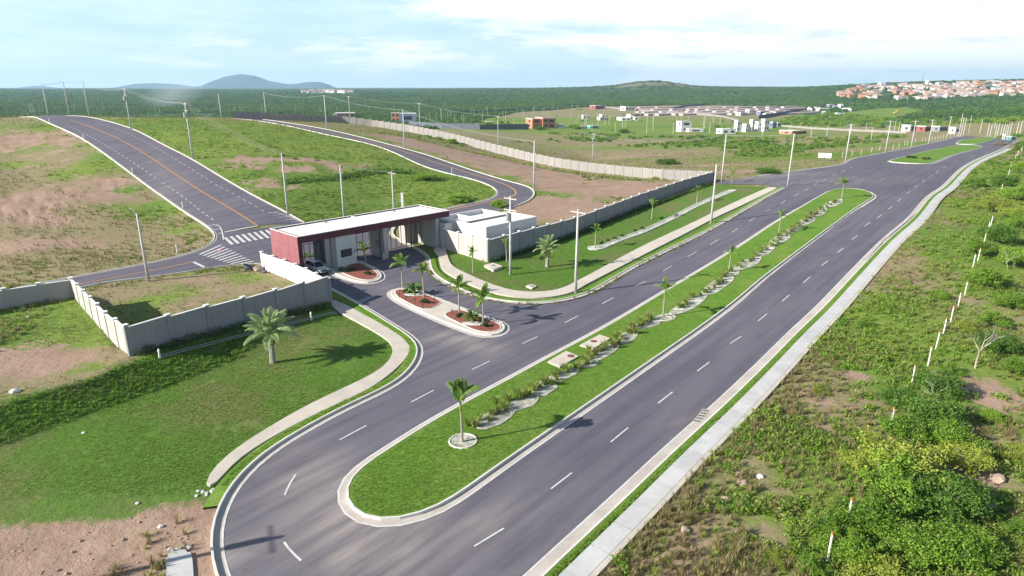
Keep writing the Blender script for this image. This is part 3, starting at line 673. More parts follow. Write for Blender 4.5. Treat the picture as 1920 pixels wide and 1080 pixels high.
# ------------------------------------------------------------ ground sheet
ALLROADS = [road_main, road_big, road_rear]
LAWNL = G([(-150,900),(-100,830),(0,760),(100,728),(175,708),(246,680),(400,630),(560,597),(620,570),(690,600),(742,615),(792,650),(790,680),(735,728),(620,785),(505,855),(460,890),(425,930),(405,955),(370,955),(300,950),(200,975),(100,985),(-100,1000)])
LAWNR = G([(770,452),(800,455),(835,462),(914,493),(1000,462),(1085,436),(1200,392),(1337,346),(1395,348),(1470,354),(1330,428),(1190,500),(1085,552),(1050,563),(960,566),(905,558),(850,540),(812,520),(803,490)])
BEYOND = P(0, 0) and None
ZB = [  # (channel, px, py, metres across, metres deep, strength)  0 lush, 1 bare soil
 (1,45,378,8,8,.95),(1,20,400,7,5,.7),(1,60,262,20,14,.75),(1,110,300,10,10,.35),(1,205,345,8,6,.6),(1,95,415,6,4,.7),(1,190,372,5,4,.6),(1,140,455,10,4,.5),(1,30,460,8,4,.5),(1,250,270,3,8,-.6),
 (0,205,300,5,8,1.1),(0,120,250,8,20,.9),(0,285,395,7,6,1.1),(0,230,355,4,3,.9),(0,120,330,6,4,.5),(0,340,430,5,4,.6),(0,150,390,4,3,.4),(0,30,310,8,4,.6),
 (0,700,340,26,18,1.0),(0,830,365,22,14,1.2),(0,300,240,60,24,1.0),(0,450,290,30,24,.9),(0,640,400,14,8,1.0),(0,560,395,9,6,.8),(0,880,355,14,10,1.2),(0,560,260,40,16,.9),(0,780,395,16,8,1.0),
 (1,580,302,9,3,.75),(1,530,318,12,4,.6),(1,480,300,8,6,.4),(1,645,318,8,5,.6),(1,560,345,12,4,.4),(1,500,345,6,5,.5),(1,700,380,6,3,.6),(1,445,300,6,5,.4),
 (1,745,258,18,5,.7),(1,800,272,18,6,.9),(1,860,287,18,7,1.1),(1,930,306,17,7,1.2),(1,1010,325,16,8,1.2),(1,1090,348,16,9,1.3),(1,1170,356,12,8,1.2),(1,1040,388,10,8,1.2),(1,1100,392,7,6,1.0),(1,1010,375,5,4,.7),(1,1000,405,8,4,.8),(1,1230,348,8,4,.9),
 (0,980,332,12,2.5,.9),(0,900,300,12,3,.8),(0,1055,372,5,2,1.3),(0,1060,337,18,1.2,.8),(0,840,280,14,3,.5),(0,1075,400,3,2,.9),
 (1,1190,293,20,8,.7),(1,1380,322,16,6,.9),(1,1330,310,14,5,.6),(1,1290,285,18,5,.4),(1,1100,290,40,10,.25),(0,1450,320,14,4,.6),(0,1560,290,30,14,.9),(0,1480,295,20,12,.7),(0,1250,275,60,12,.5),
 (1,1606,705,1.6,1.2,1.1),(1,1835,715,4,3,.9),(1,1880,760,3,3,.7),(1,1885,600,5,4,.8),(1,1845,900,3,3,1.0),(1,1870,1000,3,2,.6),(1,1500,735,2.2,4,.45),(1,1420,880,2,3,.4),(1,1300,1000,2,2,.55),(1,1245,1050,2,2,.6),(1,1560,760,1.5,1,.5),(1,1480,640,1.5,3,.45),(1,1600,560,2,4,.3),(1,1650,500,3,3,.4),(1,1435,990,1,1.2,1.0),
 (0,1700,620,7,14,.9),(0,1600,640,5,9,.7),(0,1750,450,10,16,.8),(0,1500,850,4,4,.5),(0,1380,950,3,3,.5),(0,1850,400,14,24,.9),(0,1900,330,20,30,1.0),(0,1700,950,6,5,.8),
 (0,90,590,7,5,.9),(0,180,620,4,4,.7),(0,30,600,6,4,.6),(1,30,690,7,4,.85),(1,110,665,5,2.5,.6),(0,140,688,3,1.2,.9),(0,60,640,6,3,.4),
 (1,120,1040,14,3.2,1.6),(1,320,1030,7,3.2,1.6),(1,-100,1050,14,5,1.6),(1,370,990,2.5,1.8,1.4),(1,200,1100,20,3,1.6),(1,310,943,1.6,.5,1.2),(1,350,940,1.2,.6,1.0),
 (1,375,525,3.0,1.3,1.0),(0,300,560,4,2,.3),(1,420,540,2,1.5,.5),(0,470,520,4,1.5,.4),
 (1,1390,207,150,60,1.8),(1,1230,199,120,40,1.8),(1,1310,203,120,50,1.6),(1,1550,205,90,40,.9),(1,1650,206,60,25,.9),(1,1600,240,60,6,1.2),(1,1480,236,50,6,1.0),(1,1290,253,10,4,1.3),(1,1700,208,60,10,.8),(1,1020,203,30,8,1.0),
 (0,1200,240,160,60,1.2),(0,1050,225,120,50,1.0),(0,1350,255,60,18,1.2),(0,1700,270,60,14,.9),(0,930,225,60,40,1.0),(0,1450,225,60,12,.7)]
ZB = [(c, *G1(a, b, 1600), rx, ry, s) for c, a, b, rx, ry, s in ZB]
LUSHF = [G([(-200,232),(60,215),(160,214)], 520)[0]]
def dmin_forest(px): return np.interp(px, [-600,100,300,450,600,760,860,960,1100,1300,1500,1560,1650,1720,1850,1960,2300], [330,330,400,430,470,470,520,900,1180,1230,1180,860,690,600,520,470,420])
def pxof(x, y): return 960+FPX*(x/np.maximum(y, 1e-3))/cp      # bearing, as a picture column near the horizon
_h = sorted([(q[1], q[0]) for q in bigl]); HLY = [q[0] for q in _h]; HLX = [q[1] for q in _h]; _h = sorted([(q[1], q[0]) for q in rl]); RLY = [q[0] for q in _h]; RLX = [q[1] for q in _h]
HILLC = (P(1225,155,50)[0]*0+(1225-960)/FPX*cp*2600, 2600)
def zone(x, y):
    z = np.zeros((len(x), 4)); r = np.hypot(x, y)
    z[:, 0] = .32
    lf = (x < np.interp(y, HLY, HLX)) & (y < 330); z[lf, 0] = .02; z[lf, 1] = .10
    xr = np.interp(y, RLY, RLX); rf_ = (x > xr) & (y < 300); z[rf_, 0] = np.clip(-.05+(x[rf_]-xr[rf_]-4)/22, -.05, .5)
    for c, bx, by, rx, ry, s in ZB:
        q = ((x-bx)/rx)**2+((y-by)/ry)**2; m = q < 6
        z[m, c] += s*np.exp(-q[m]*.9)
    for LP in (LAWNL, LAWNR):
        c0 = np.mean(LP, 0); near = np.where(np.hypot(x-c0[0], y-c0[1]) < 130)[0]
        if len(near):
            xn, yn = x[near], y[near]; i_ = pip(xn, yn, LP); d_ = pdist(xn, yn, LP, True); v = np.clip(.5+np.where(i_, d_, -d_)/3.2, 0, 1)
            z[near, 2] = np.maximum(z[near, 2], v); z[near, 0] = z[near, 0]*(1-v)+.5*v; z[near, 1] *= 1-.4*v*(d_ > 3)
    z[rf_, 1] *= .78; z[:, 1] = np.where(rf_ & (z[:, 1] < .25), 0, z[:, 1])
    D = y; f = (D > dmin_forest(pxof(x, y))) & (y > 100); z[f, 3] = 1; z[f, 1] = 0
    hq = np.hypot((x-HILLC[0])/330, (y-HILLC[1])/260) < 1; z[hq, 3] = .45; z[hq, 1] = .55
    return z
GREENP = [(P(a, b, 6)) for a, b in [(1562,192),(1700,186),(1740,192),(1650,208),(1580,206)]]
az = np.concatenate([np.linspace(-110, -50, 40, endpoint=False), np.linspace(-50, 50, 560), np.linspace(50, 110, 41)[1:]])
rr = np.concatenate([[1, 8, 14], np.geomspace(20, 13500, 560)])
A_, R_ = np.meshgrid(np.radians(az), rr); X_ = (R_*np.sin(A_)).ravel(); Y_ = (R_*np.cos(A_)).ravel()
Z_ = T(X_, Y_)
inroad = np.zeros(len(X_), bool)
for rp in ALLROADS: inroad |= pip(X_, Y_, rp)
Z_[inroad] -= .06
nr_ = np.hypot(X_, Y_)
und = np.array([mnoise.noise(Vector((x*.11, y*.11, 0)))*.14+mnoise.noise(Vector((x*.5, y*.5, 3)))*.05 if r < 400 else mnoise.noise(Vector((x*.008, y*.008, 0)))*2.2*min(1, (r-400)/600) for x, y, r in zip(X_, Y_, nr_)])
for ga, gb, gr in ((45,378,13),(95,418,8),(20,405,9),(60,262,20),(205,345,7),(1240,352,0)):
    if not gr: continue
    gx, gy = G1(ga, gb); q = np.hypot(X_-gx, Y_-gy)/gr; w_ = np.where(q < 1)[0]
    for i_ in w_:
        v_ = abs(mnoise.noise(Vector((X_[i_]*.55+Y_[i_]*.22+mnoise.noise(Vector((X_[i_]*.2, Y_[i_]*.2, 1)))*1.2, Y_[i_]*.07, 7)))); v2 = abs(mnoise.noise(Vector((X_[i_]*1.1, Y_[i_]*.35, 2))))
        und[i_] -= (max(0, .20-v_)*2.6+max(0, .2-v2)*1.0)*(1-q[i_]**2)*.42
lawnz = pip(X_, Y_, LAWNL) | pip(X_, Y_, LAWNR)
nearr = np.minimum.reduce([pdist(X_, Y_, rl[::4]), pdist(X_, Y_, cl[::3]), pdist(X_, Y_, dl[::3]), pdist(X_, Y_, bigl[::3]), pdist(X_, Y_, bigr[::3]), pdist(X_, Y_, rin[::3]), pdist(X_, Y_, rout[::3]), pdist(X_, Y_, fl_[::3])])
und = np.where(inroad | (nearr < 5), np.minimum(und, 0)*.4-.02, und); und = np.where(lawnz, und*.3-.01, und)
Z_ += und
nc = len(az); i, j = np.meshgrid(np.arange(len(rr)-1), np.arange(nc-1), indexing='ij'); a = (i*nc+j).ravel()
gm = mesh_np('ground', np.c_[X_, Y_, Z_], np.stack([a, a+1, a+nc+1, a+nc], 1)[:, ::-1].copy(), [M_GROUND], smooth=True)
zc = zone(X_, Y_); zc[pip(X_, Y_, GREENP), 3] = 0; zc[pip(X_, Y_, GREENP), 0] = 1.3
at = gm.attributes.new('zone', 'FLOAT_COLOR', 'POINT'); at.data.foreach_set('color', np.clip(zc, 0, 2).astype(np.float32).ravel())
if gm.polygons[0].normal.z < 0: gm.flip_normals()
ground = put('ground', gm, kind='structure')

# ------------------------------------------------------------ boundary walls: panels between pilasters with caps
M_CAP = mat('coping_white', (.74, .73, .71), .8, .05, 1)
def wall(name, label, pts, h, n, mface, dmax=520, pil=.34, thick=.16, capw=True, slope=False, group=None, world=False, up=.22, last=True):
    base = pts if world else G(pts, dmax)
    ln = np.array(base); sl_ = np.r_[0, np.cumsum(np.hypot(*np.diff(ln, axis=0).T))]; tot = sl_[-1]
    node = [at_s(ln, sl_, tot*k/n) for k in range(n+1)]
    zs = [TZ(*q) for q in node]; hs = [h if isinstance(h, (int, float)) else np.interp(k/n, np.linspace(0, 1, len(h)), h) for k in range(n+1)]
    o = thing(name, label, 'wall', (node[0][0], node[0][1], zs[0]), group=group)
    def blk(nm, m, cx, cy, z0, lx, ly, lz, ang):
        put(nm, cube(m), o, (cx-o.location.x, cy-o.location.y, z0-o.location.z), ang, (lx, ly, lz))
    for k in range(n):
        (x0, y0), (x1, y1) = node[k], node[k+1]; L = math.hypot(x1-x0, y1-y0); a = math.atan2(y1-y0, x1-x0)
        zt = max(zs[k]+hs[k], zs[k+1]+hs[k+1]) - up - abs(zs[k+1]-zs[k])*.25; zb = min(zs[k], zs[k+1])-.5
        blk('wall_panel', mface, (x0+x1)/2, (y0+y1)/2, zb, L-pil+.02, thick, zt-zb, a)
        if capw: blk('coping', M_CAP, (x0+x1)/2, (y0+y1)/2, zt, L-pil+.01, thick+.08, .06, a)
    for k in range(n+1 if last else n):
        x, y = node[k]; a = math.atan2(node[min(k+1, n)][1]-node[max(k-1, 0)][1], node[min(k+1, n)][0]-node[max(k-1, 0)][0])
        zt = max([zs[k]+hs[k]]+[zs[q]+hs[q]-.2 for q in (k+1,) if q <= n]); zb = zs[k]-.5
        blk('pilaster', mface, x, y, zb, pil, thick+.14, zt-zb, a)
        if capw: blk('pilaster_cap', M_CAP, x, y, zt, pil+.14, thick+.28, .09, a)
    return o
M_GB = mat('grey_block_wall', (.32, .31, .31), .9, .10, .8, bump=.3, bscale=4)
wall('boundary_wall', 'rough grey block wall along the small street at the left edge', [(-120,606),(0,580),(140,556.5)], 2.3, 4, M_GB, last=False)
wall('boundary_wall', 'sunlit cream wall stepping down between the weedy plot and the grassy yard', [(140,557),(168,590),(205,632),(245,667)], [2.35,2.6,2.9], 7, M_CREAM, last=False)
wall('boundary_wall', 'shaded grey wall behind the hedge at the top of the lawn', [(245,667),(370,631),(500,597),(620,566)], [3.0,3.0], 6, M_GREYSHADE)
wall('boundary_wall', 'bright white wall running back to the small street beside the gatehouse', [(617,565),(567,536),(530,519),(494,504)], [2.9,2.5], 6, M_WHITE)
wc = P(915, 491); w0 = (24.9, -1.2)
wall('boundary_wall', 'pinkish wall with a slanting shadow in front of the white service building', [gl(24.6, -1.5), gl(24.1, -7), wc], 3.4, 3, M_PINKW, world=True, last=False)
wall('boundary_wall', 'long grey shaded wall with white coping behind the narrow lawn', [(915,491),(1000,462),(1085,433),(1200,386),(1270,361),(1337,340)], [3.5,2.7,2.7,2.5], 22, M_GREYSHADE)
M_BLK = mat('weathered_block', (.30, .285, .27), .9, .10, .8, wear=.45)
wall('boundary_wall', 'long pale wall stepping down the hill beside the curved road', [(1333,340.5),(1235,336),(1135,326),(1047,314),(960,294),(860,268),(767,248),(700,238),(640,229),(540,224.5),(440,220)], [2.8,2.9,3.0,3.0,2.9,2.8], 66, M_BLK, up=.25, capw=False)
wall('boundary_wall', 'low maroon-brown yard wall behind the white service building', [gl(41.5,-8.4), gl(41.5,-1), gl(37, 6)], 1.9, 3, mat('brown_wall', (.36,.27,.26), .9, .08, 1), world=True)

# ------------------------------------------------------------ gatehouse
gz = 0.06
gate = thing('gatehouse', 'long gatehouse with white flat roof, maroon fascia and drive-through lanes', 'gatehouse', (GATE_O[0], GATE_O[1], gz), GA)
H_ = 5.7-gz; DEP = 7.8; TF = .95
def part(nm, boxes, m, parent=gate, top=None, bevel=False):
    b = MB()
    for q in boxes: b.box(*q, m, top)
    return b.put(nm, parent)
part('end_wall', [(0, .62, .02, DEP, -.3, H_)], M_MAROON)
part('end_wall_front', [(-.004, .63, 0, .02, -.3, H_-TF)], M_MAROOND)
ft = part('fascia', [(.0, GL, -.02, .10, H_-TF, H_), (GL-.1, GL, .10, DEP, H_-TF, H_), (.62, GL-.1, DEP-.1, DEP, H_-TF, H_)], M_MAROOND)
rf = part('roof', [(.64, GL-.12, .12, DEP-.12, H_-.52, H_-.16)], M_GREYSHADE, top=M_ROOFW)
part('parapet_cap', [(0, GL+.03, -.05, .22, H_, H_+.07), (-.02, .2, .22, DEP-.2, H_, H_+.07), (GL-.2, GL+.03, .22, DEP-.2, H_, H_+.07), (-.02, GL+.03, DEP-.2, DEP+.03, H_, H_+.07)], M_CAP, rf)
part('roof_seam', [(13.2, 13.5, .25, DEP-.25, H_-.16, H_-.02)], M_ROOFW, rf)
for uu in (8.0, 20.5): part('roof_drain', [(uu, uu+.35, 6.4, 6.75, H_-.16, H_+.02)], M_GALV, rf)
part('soffit', [(.64, GL-.12, .12, DEP-.12, H_-.56, H_-.525)], M_CREAM)
for zz in (1.35, 2.7, 4.05): part('panel_joint', [(-.008, -.001, .03, DEP-.03, zz, zz+.025)], M_MAROOND)
for yy in (2.6, 5.2): part('panel_joint', [(-.008, -.001, yy, yy+.025, -.2, H_-.1)], M_MAROOND)
# booth
part('booth_side_wall', [(5.15, 5.95, .35, 5.4, -.2, H_-.56)], M_DGREY)
bf = part('booth_front_wall', [(5.95, 9.2, .42, .62, -.2, 1.5), (5.95, 9.2, .42, .62, 2.55, H_-.56), (5.95, 6.7, .42, .62, 1.5, 2.55), (8.45, 9.2, .42, .62, 1.5, 2.55)], mat('pale_blue_grey_render', (.50,.55,.56), .85, .05, .5))
part('booth_walls', [(9.0, 9.2, .62, 5.4, -.2, H_-.56), (5.95, 9.0, 5.2, 5.4, -.2, H_-.56)], M_CREAM)
wn = part('booth_window', [(6.7, 8.45, .50, .53, 1.5, 2.55)], M_GLASS)
part('window_frame', [(6.66, 6.76, .39, .48, 1.46, 2.59), (8.39, 8.49, .39, .48, 1.46, 2.59), (7.53, 7.6, .40, .48, 1.5, 2.55), (6.76, 8.39, .39, .48, 2.5, 2.59), (6.76, 8.39, .39, .48, 1.46, 1.54)], M_FRAME, wn)
part('booth_sill', [(6.6, 8.55, .30, .42, 1.38, 1.455)], M_CAP)
# cross walls between the lanes
cw = part('cross_wall', [(14.05, 14.8, .30, .75, -.2, H_-.56), (14.05, 14.3, .75, 3.9, -.2, H_-.56), (14.3, 14.8, 3.4, 3.9, -.2, H_-.56)], M_CREAM)
part('pass_window', [(14.02, 14.048, 1.3, 2.6, 1.5, 2.6)], M_GREYSHADE, cw)
part('side_wall', [(24.25, 24.97, .28, 6.1, -.2, H_-.56)], M_CREAM)
part('upper_side_room', [(22.3, 24.2, 6.0, 7.6, -.2, H_-.56)], M_CREAM)
# glazed gates and their frames
for (u0, u1, v, nn) in ((.75, 5.05, 3.1, 5), (9.3, 13.9, 3.9, 4), (14.9, 24.1, 4.0, 9)):
    gp = part('sliding_gate', [(u0, u1, v, v+.05, .05, .13)], M_FRAME); part('top_rail', [(u0, u1, v, v+.05, 3.6, 3.68)], M_FRAME, gp)
    for k in range(nn+1): part('gate_bar', [(u0+(u1-u0)*k/nn-.03, u0+(u1-u0)*k/nn+.03, v-.03, v+.06, .13, 3.6)], M_FRAME, gp)
for uu in (4.95, 13.75, 19.6): part('steel_post', [(uu, uu+.12, .9, 1.02, 0, H_-.56)], M_FRAME)
part('glass_screen', [(4.30, 5.12, .55, .58, .1, H_-.9)], mat('screen_glass', (.25, .28, .28), .15, .05, 1, spec=.6))
part('barrier_post', [(13.1, 13.4, -.6, -.3, 0, 1.0)], M_GALV)
part('wall_meter_box', [(-.09, -.004, 3.1, 3.5, 1.0, 1.75)], M_BLACK)
part('entry_number_plate', [(5.1, 5.148, 1.2, 1.7, 2.6, 2.75)], M_CAP)
# boom barrier beyond: small white hut and paved triangle behind the gate
b_ = MB(); b_.box(.0, .9, 0, .9, 0, 2.1, M_CAP); b_.box(-.1, 1.0, -.1, 1.0, 2.1, 2.2, M_ROOFW)
x_, y_ = G1(757, 428); t = thing('service_post', 'slim white concrete post rising behind the gatehouse roof', 'post', (x_, y_, TZ(x_, y_)))
b_ = MB(); b_.box(-.2, .2, -.2, .2, -.3, 6.4, M_WHITE); b_.box(-.25, .25, -.25, .25, 6.4, 6.5, M_CAP); b_.box(-.55, -.2, -.12, .12, 4.9, 5.3, M_GALV); b_.put('shaft', t)
x_, y_ = gl(19.5, 11.5)

def service(label, u0, u1, v0, v1, h, m=M_WHITE, par=.55, cat='building', openings=()):
    x, y = gl(u0, v0); t = thing('service_building', label, cat, (x, y, TZ(x, y)-.1), GA); w, d = u1-u0, v1-v0; b = MB()
    b.box(0, w, 0, .2, -.4, h, m); b.box(0, w, d-.2, d, -.4, h, m); b.box(0, .2, .2, d-.2, -.4, h, m); b.box(w-.2, w, .2, d-.2, -.4, h, m); b.put('wall', t)
    b = MB(); b.box(.2, w-.2, .2, d-.2, h-par-.2, h-par, M_ROOFW); b.put('roof', t)
    b = MB(); b.box(-.03, w+.03, -.03, .23, h, h+.05, M_CAP); b.box(-.03, w+.03, d-.23, d+.03, h, h+.05, M_CAP); b.box(-.03, .23, .23, d-.23, h, h+.05, M_CAP); b.box(w-.23, w+.03, .23, d-.23, h, h+.05, M_CAP); b.put('parapet_cap', t)
    return t
M_SRV = mat('service_render', (.62, .62, .60), .85, .04, .5, wear=.25)
s1 = service('large white flat-roofed block just behind the pinkish wall', 27.1, 38.9, -8.5, -1.6, 4.25, M_SRV, .25)
b = MB(); b.box(.4, 10.8, 5.2, 6.5, 4.0, 4.3, M_GREYSHADE, M_ROOFW); b.put('raised_gutter', s1)
for q in ((.15, 1.6), (-.3, 3.0)): pass
b = MB(); b.box(3.2, 3.9, -.25, 0, 1.9, 2.5, M_GALV); b.put('air_conditioner', s1); b = MB(); b.box(6.5, 7.2, -.25, 0, 2.5, 3.0, M_GALV); b.put('air_conditioner', s1)
s2 = service('lower white flat-roofed block with open light well behind the large one', 26.95, 38.2, -1.3, 4.2, 4.1, M_SRV, .7)
b = MB(); b.box(5.0, 5.2, .2, 5.3, 3.2, 4.1, M_SRV); b.put('well_wall', s2)
s3 = service('small white link room joined to the right end of the gatehouse', 25.15, 26.85, -.9, 3.2, 4.0, M_SRV, .3)
s4 = thing('garden_wall', 'short cream wall with square posts by the curved road bend', 'wall', (*gl(30.5, 7.0), TZ(*gl(30.5, 7.0))), GA)
b = MB(); b.box(0, 5.2, -.08, .08, -.3, 1.9, M_PINKW); b.put('wall_panel', s4)
for k in (0, 5.2): put('pilaster', cube(M_PINKW), s4, (k, 0, -.3), 0, (.4, .4, 2.6))

# ------------------------------------------------------------ car waiting in the left lane
def build_car():
    x, y = gl(2.9, .9); t = thing('parked_car', 'silver-white car facing out of the left lane under the gatehouse roof', 'car', (x, y, .12), GA-math.pi/2)
    MC = mat('car_paint', (.62, .64, .66), .25, .02, 1, spec=.6); MG = mat('car_glass', (.02, .025, .03), .05, .02, 1, spec=.9); MT = mat('tyre_rubber', (.02, .02, .02), .9, .1, 3)
    # body as lofted sections along x (length 4.3, front at +x)
    secs = [(-2.1,.35,.62,.62),(-2.05,.28,.95,.74),(-1.5,.24,1.02,.84),(-.6,.22,1.02,.87),(.6,.22,1.0,.87),(1.3,.22,.93,.84),(1.85,.26,.82,.76),(2.12,.35,.62,.62)]
    V = []; F = []
    for sx, zb, zt, hw in secs:
        ring = [(-hw*.9,zb),(-hw,zb+.18),(-hw,zt-.22),(-hw*.93,zt-.04),(-hw*.6,zt),(hw*.6,zt),(hw*.93,zt-.04),(hw,zt-.22),(hw,zb+.18),(hw*.9,zb)]
        V += [(sx, a, z) for a, z in ring]
    for k in range(len(secs)-1):
        for q in range(10): F.append((k*10+q, k*10+(q+1) % 10, (k+1)*10+(q+1) % 10, (k+1)*10+q))
    F += [tuple(range(10)), tuple(range((len(secs)-1)*10, len(secs)*10))[::-1]]
    put('body', mesh_np('car_body', V, F, [MC], smooth=True), t)
    b = MB(); rb = [(-1.75,-.70),(1.05,-.70),(1.05,.70),(-1.75,.70)]; rt = [(-1.35,-.56),(.25,-.56),(.25,.56),(-1.35,.56)]
    b.add([(*p, .98) for p in rb]+[(*p, 1.48) for p in rt], [(0,1,5,4),(1,2,6,5),(2,3,7,6),(3,0,4,7)], MG); b.put('windows', t)
    b = MB(); b.box(-1.40, .30, -.59, .59, 1.475, 1.52, MC)
    for s in (-1, 1):
        b.tube([(1.08, s*.71, .97), (.27, s*.575, 1.49)], .035, MC, 6); b.tube([(-1.78, s*.71, .97), (-1.38, s*.575, 1.49)], .05, MC, 6); b.tube([(-.3, s*.70, .97), (-.4, s*.575, 1.49)], .03, MC, 6)
    b.put('roof', t)
    for sx in (-1.35, 1.35):
        for s in (-1, 1):
            w = MB(); w.tube([(sx, s*.68, .30), (sx, s*.88, .30)], .31, MT, 18); wo_ = w.put('wheel', t); w = MB(); w.tube([(sx, s*.87, .30), (sx, s*.895, .30)], .19, M_GALV, 12); w.put('rim', wo_)
    for s in (-1, 1):
        b = MB(); b.box(1.93, 2.10, s*.60-.14, s*.60+.14, .60, .75, mat('lamp_glass', (.8, .8, .8), .1, .02, 1)); b.put('headlight', t)
        b = MB(); b.box(.72, .86, s*.93-.09, s*.93+.09, .98, 1.10, MC); b.put('wing_mirror', t)
    b = MB(); b.box(2.08, 2.14, -.40, .40, .44, .60, M_BLACK); b.put('grille', t)
    b = MB(); b.box(2.11, 2.15, -.22, .22, .34, .43, M_CAP); b.put('number_plate', t)
build_car()

# ------------------------------------------------------------ utility poles
def pole_root(kind):
    """kind: 'plain', 'arm', 'trafo', 'lamp' - unit height 1 m scaled parts keep real sizes, so height is a parameter"""
    return kind
def make_pole(px, pb, pt, kind, label, group=None, dmax=520, hmax=None, arm_a=None, far=False, r0=None, lean=None):
    x, y = G1(px, pb, dmax); z = TZ(x, y)
    lo, hi = 2, 40
    for _ in range(30):
        m = (lo+hi)/2
        if proj(x, y, z+m)[1] > pt: lo = m
        else: hi = m
    h = (lo+hi)/2
    if hmax: h = min(h, hmax)
    t = thing('utility_pole', label, 'pole', (x, y, z), 0, group)
    n = 5 if far else 10; k = (r0 or (.19 if not far else .16))
    b = MB(); b.tube([(0, 0, -.5), (0, 0, h*.5), (0, 0, h)], [k*1.15, k*.85, k*.6], M_CONC, n); b.put('shaft', t, smooth=True)
    a = arm_a if arm_a is not None else GA+math.pi/2
    c, s = math.cos(a), math.sin(a)
    if kind in ('arm', 'trafo'):
        for zz in (h-.35, h-1.9) if kind == 'trafo' else (h-.35,):
            b = MB(); b.tube([(-c*1.15, -s*1.15, zz), (c*1.15, s*1.15, zz)], .07, M_CONC if not far else M_GALV, 5); b.put('crossarm', t)
        for q in (-1.05, -.35, .35, 1.05):
            i = MB(); i.tube([(c*q, s*q, h-.28), (c*q, s*q, h-.02)], [.06, .045], M_INS, 6); i.put('insulator', t)
    if kind == 'trafo':
        b = MB(); b.tube([(-s*.42, c*.42, h-3.3), (-s*.42, c*.42, h-2.3)], .30, M_GALV, 12); b.box(-s*.42-.12, -s*.42+.12, c*.42-.12, c*.42+.12, h-2.3, h-2.15, M_INS); b.put('transformer', t)
        b = MB(); b.tube([(0, 0, h-4.2), (c*.5, s*.5, h-4.2)], .03, M_GALV, 5); b.box(c*.5-.06, c*.5+.06, s*.5-.06, s*.5+.06, h-4.5, h-4.0, M_GALV); b.put('bracket', t)
    if kind == 'lamp':
        b = MB(); b.tube([(0, 0, h-.8), (c*.9, s*.9, h+.15), (c*2.0, s*2.0, h+.35)], .035, M_GALV, 5); q = b.put('lamp_arm', t)
        b = MB(); b.box(-.1, .55, -.12, .12, -.05, .06, M_GALV); o2 = b.put('lamp_head', q); o2.location = (c*1.9, s*1.9, h+.35); o2.rotation_euler = (0, 0, a)
    if not far and kind != 'lamp':
        b = MB(); b.box(-.10, .10, -k-.05, -k*.7, 1.4, 1.9, M_GALV); b.put('tag_box', t)
    return t, (x, y, z+h)
PT = {}
for key, px, pb, pt, kind, lab in [
 ('a', 1079, 550, 393, 'arm', 'tall grey concrete pole on the pavement bend at the junction'),
 ('b', 957, 515, 368, 'trafo', 'grey pole with two crossarms on the lawn near the wall corner'),
 ('c', 1333, 420, 308, 'plain', 'concrete pole on the narrow verge halfway along the beige pavement'),
 ('d', 1477, 348, 250, 'plain', 'white concrete pole at the tip of the beige pavement by the side street'),
 ('e', 1353, 341, 252, 'plain', 'pale pole at the side street just beyond the wall end'),
 ('f', 279, 528, 400, 'lamp', 'leaning grey pole in the yard next to the small street'),
 ('g', 540, 402, 288, 'plain', 'grey pole on the kerb of the wide hill road nearest the gatehouse'),
 ('i', 362, 298, 192, 'trafo', 'grey pole with transformer beside the wide hill road halfway up'),
 ('j', 246, 242, 165, 'trafo', 'grey pole with transformer on the upper bend of the wide hill road'),
 ('k', 167, 216, 153, 'arm', 'tall pole on the hill crest, rightmost of those against the sky'),
 ('l', 130, 214, 153, 'arm', 'tall pole on the hill crest, second from the right against the sky'),
 ('m', 90, 212, 158, 'arm', 'tall pole on the hill crest, third from the right against the sky'),
 ('n', 613, 243, 178, 'plain', 'white pole by the curved road where it comes over the hill'),
 ('p', 500, 225, 173, 'plain', 'white pole at the upper start of the curved road'),
 ('q', 759, 279, 205, 'plain', 'white pole beside the middle of the curved road'),
 ('r', 1001, 353, 264, 'plain', 'white pole at the hairpin bend of the curved road'),
 ('s', 415, 219, 177, 'plain', 'thin pole on the green rise left of the pale wall top end')]:
    t, PT[key] = make_pole(px, pb, pt, kind, lab, hmax=15)
for key, (px, pb, ph), kind, lab in [('h', (646, 418, 10.6), 'plain', 'grey pole rising behind the left half of the gatehouse roof'), ('o', (740, 420, 9.8), 'arm', 'grey pole with crossarm rising behind the middle of the gatehouse roof')]:
    x, y = G1(px, pb); z = TZ(x, y); yy = proj(x, y, z+ph)[1]; t, PT[key] = make_pole(px, pb, yy, kind, lab)
for k, (px, pb, pt) in enumerate([(1585,304,232),(1660,287,226),(1708,279,226),(1741,270,224),(1776,259,218)]):
    t, PT['R%d' % k] = make_pole(px, pb, pt, 'arm', 'white pole by the fence of the far left road edge, %s from the white signboard' % ['first', 'second', 'third', 'fourth', 'fifth'][k], 'poles beside the far road', r0=.22, arm_a=R(-20))
# line across the field beyond the pale wall
for key, px, pb, pt, lab in [('u', 1111, 303, 250, 'grey pole with transformer in the field just behind the pale wall'), ('v', 934, 280, 217, 'thin pole behind the pale wall where the field begins'), ('w', 788, 251, 193, 'thin pole behind the pale wall at the dark slate wall end'), ('x', 657, 230, 180, 'thin pole standing behind the pale wall near the maroon house')]:
    t, PT[key] = make_pole(px, pb, pt, 'trafo' if key == 'u' else 'arm', lab, hmax=13, r0=.15)
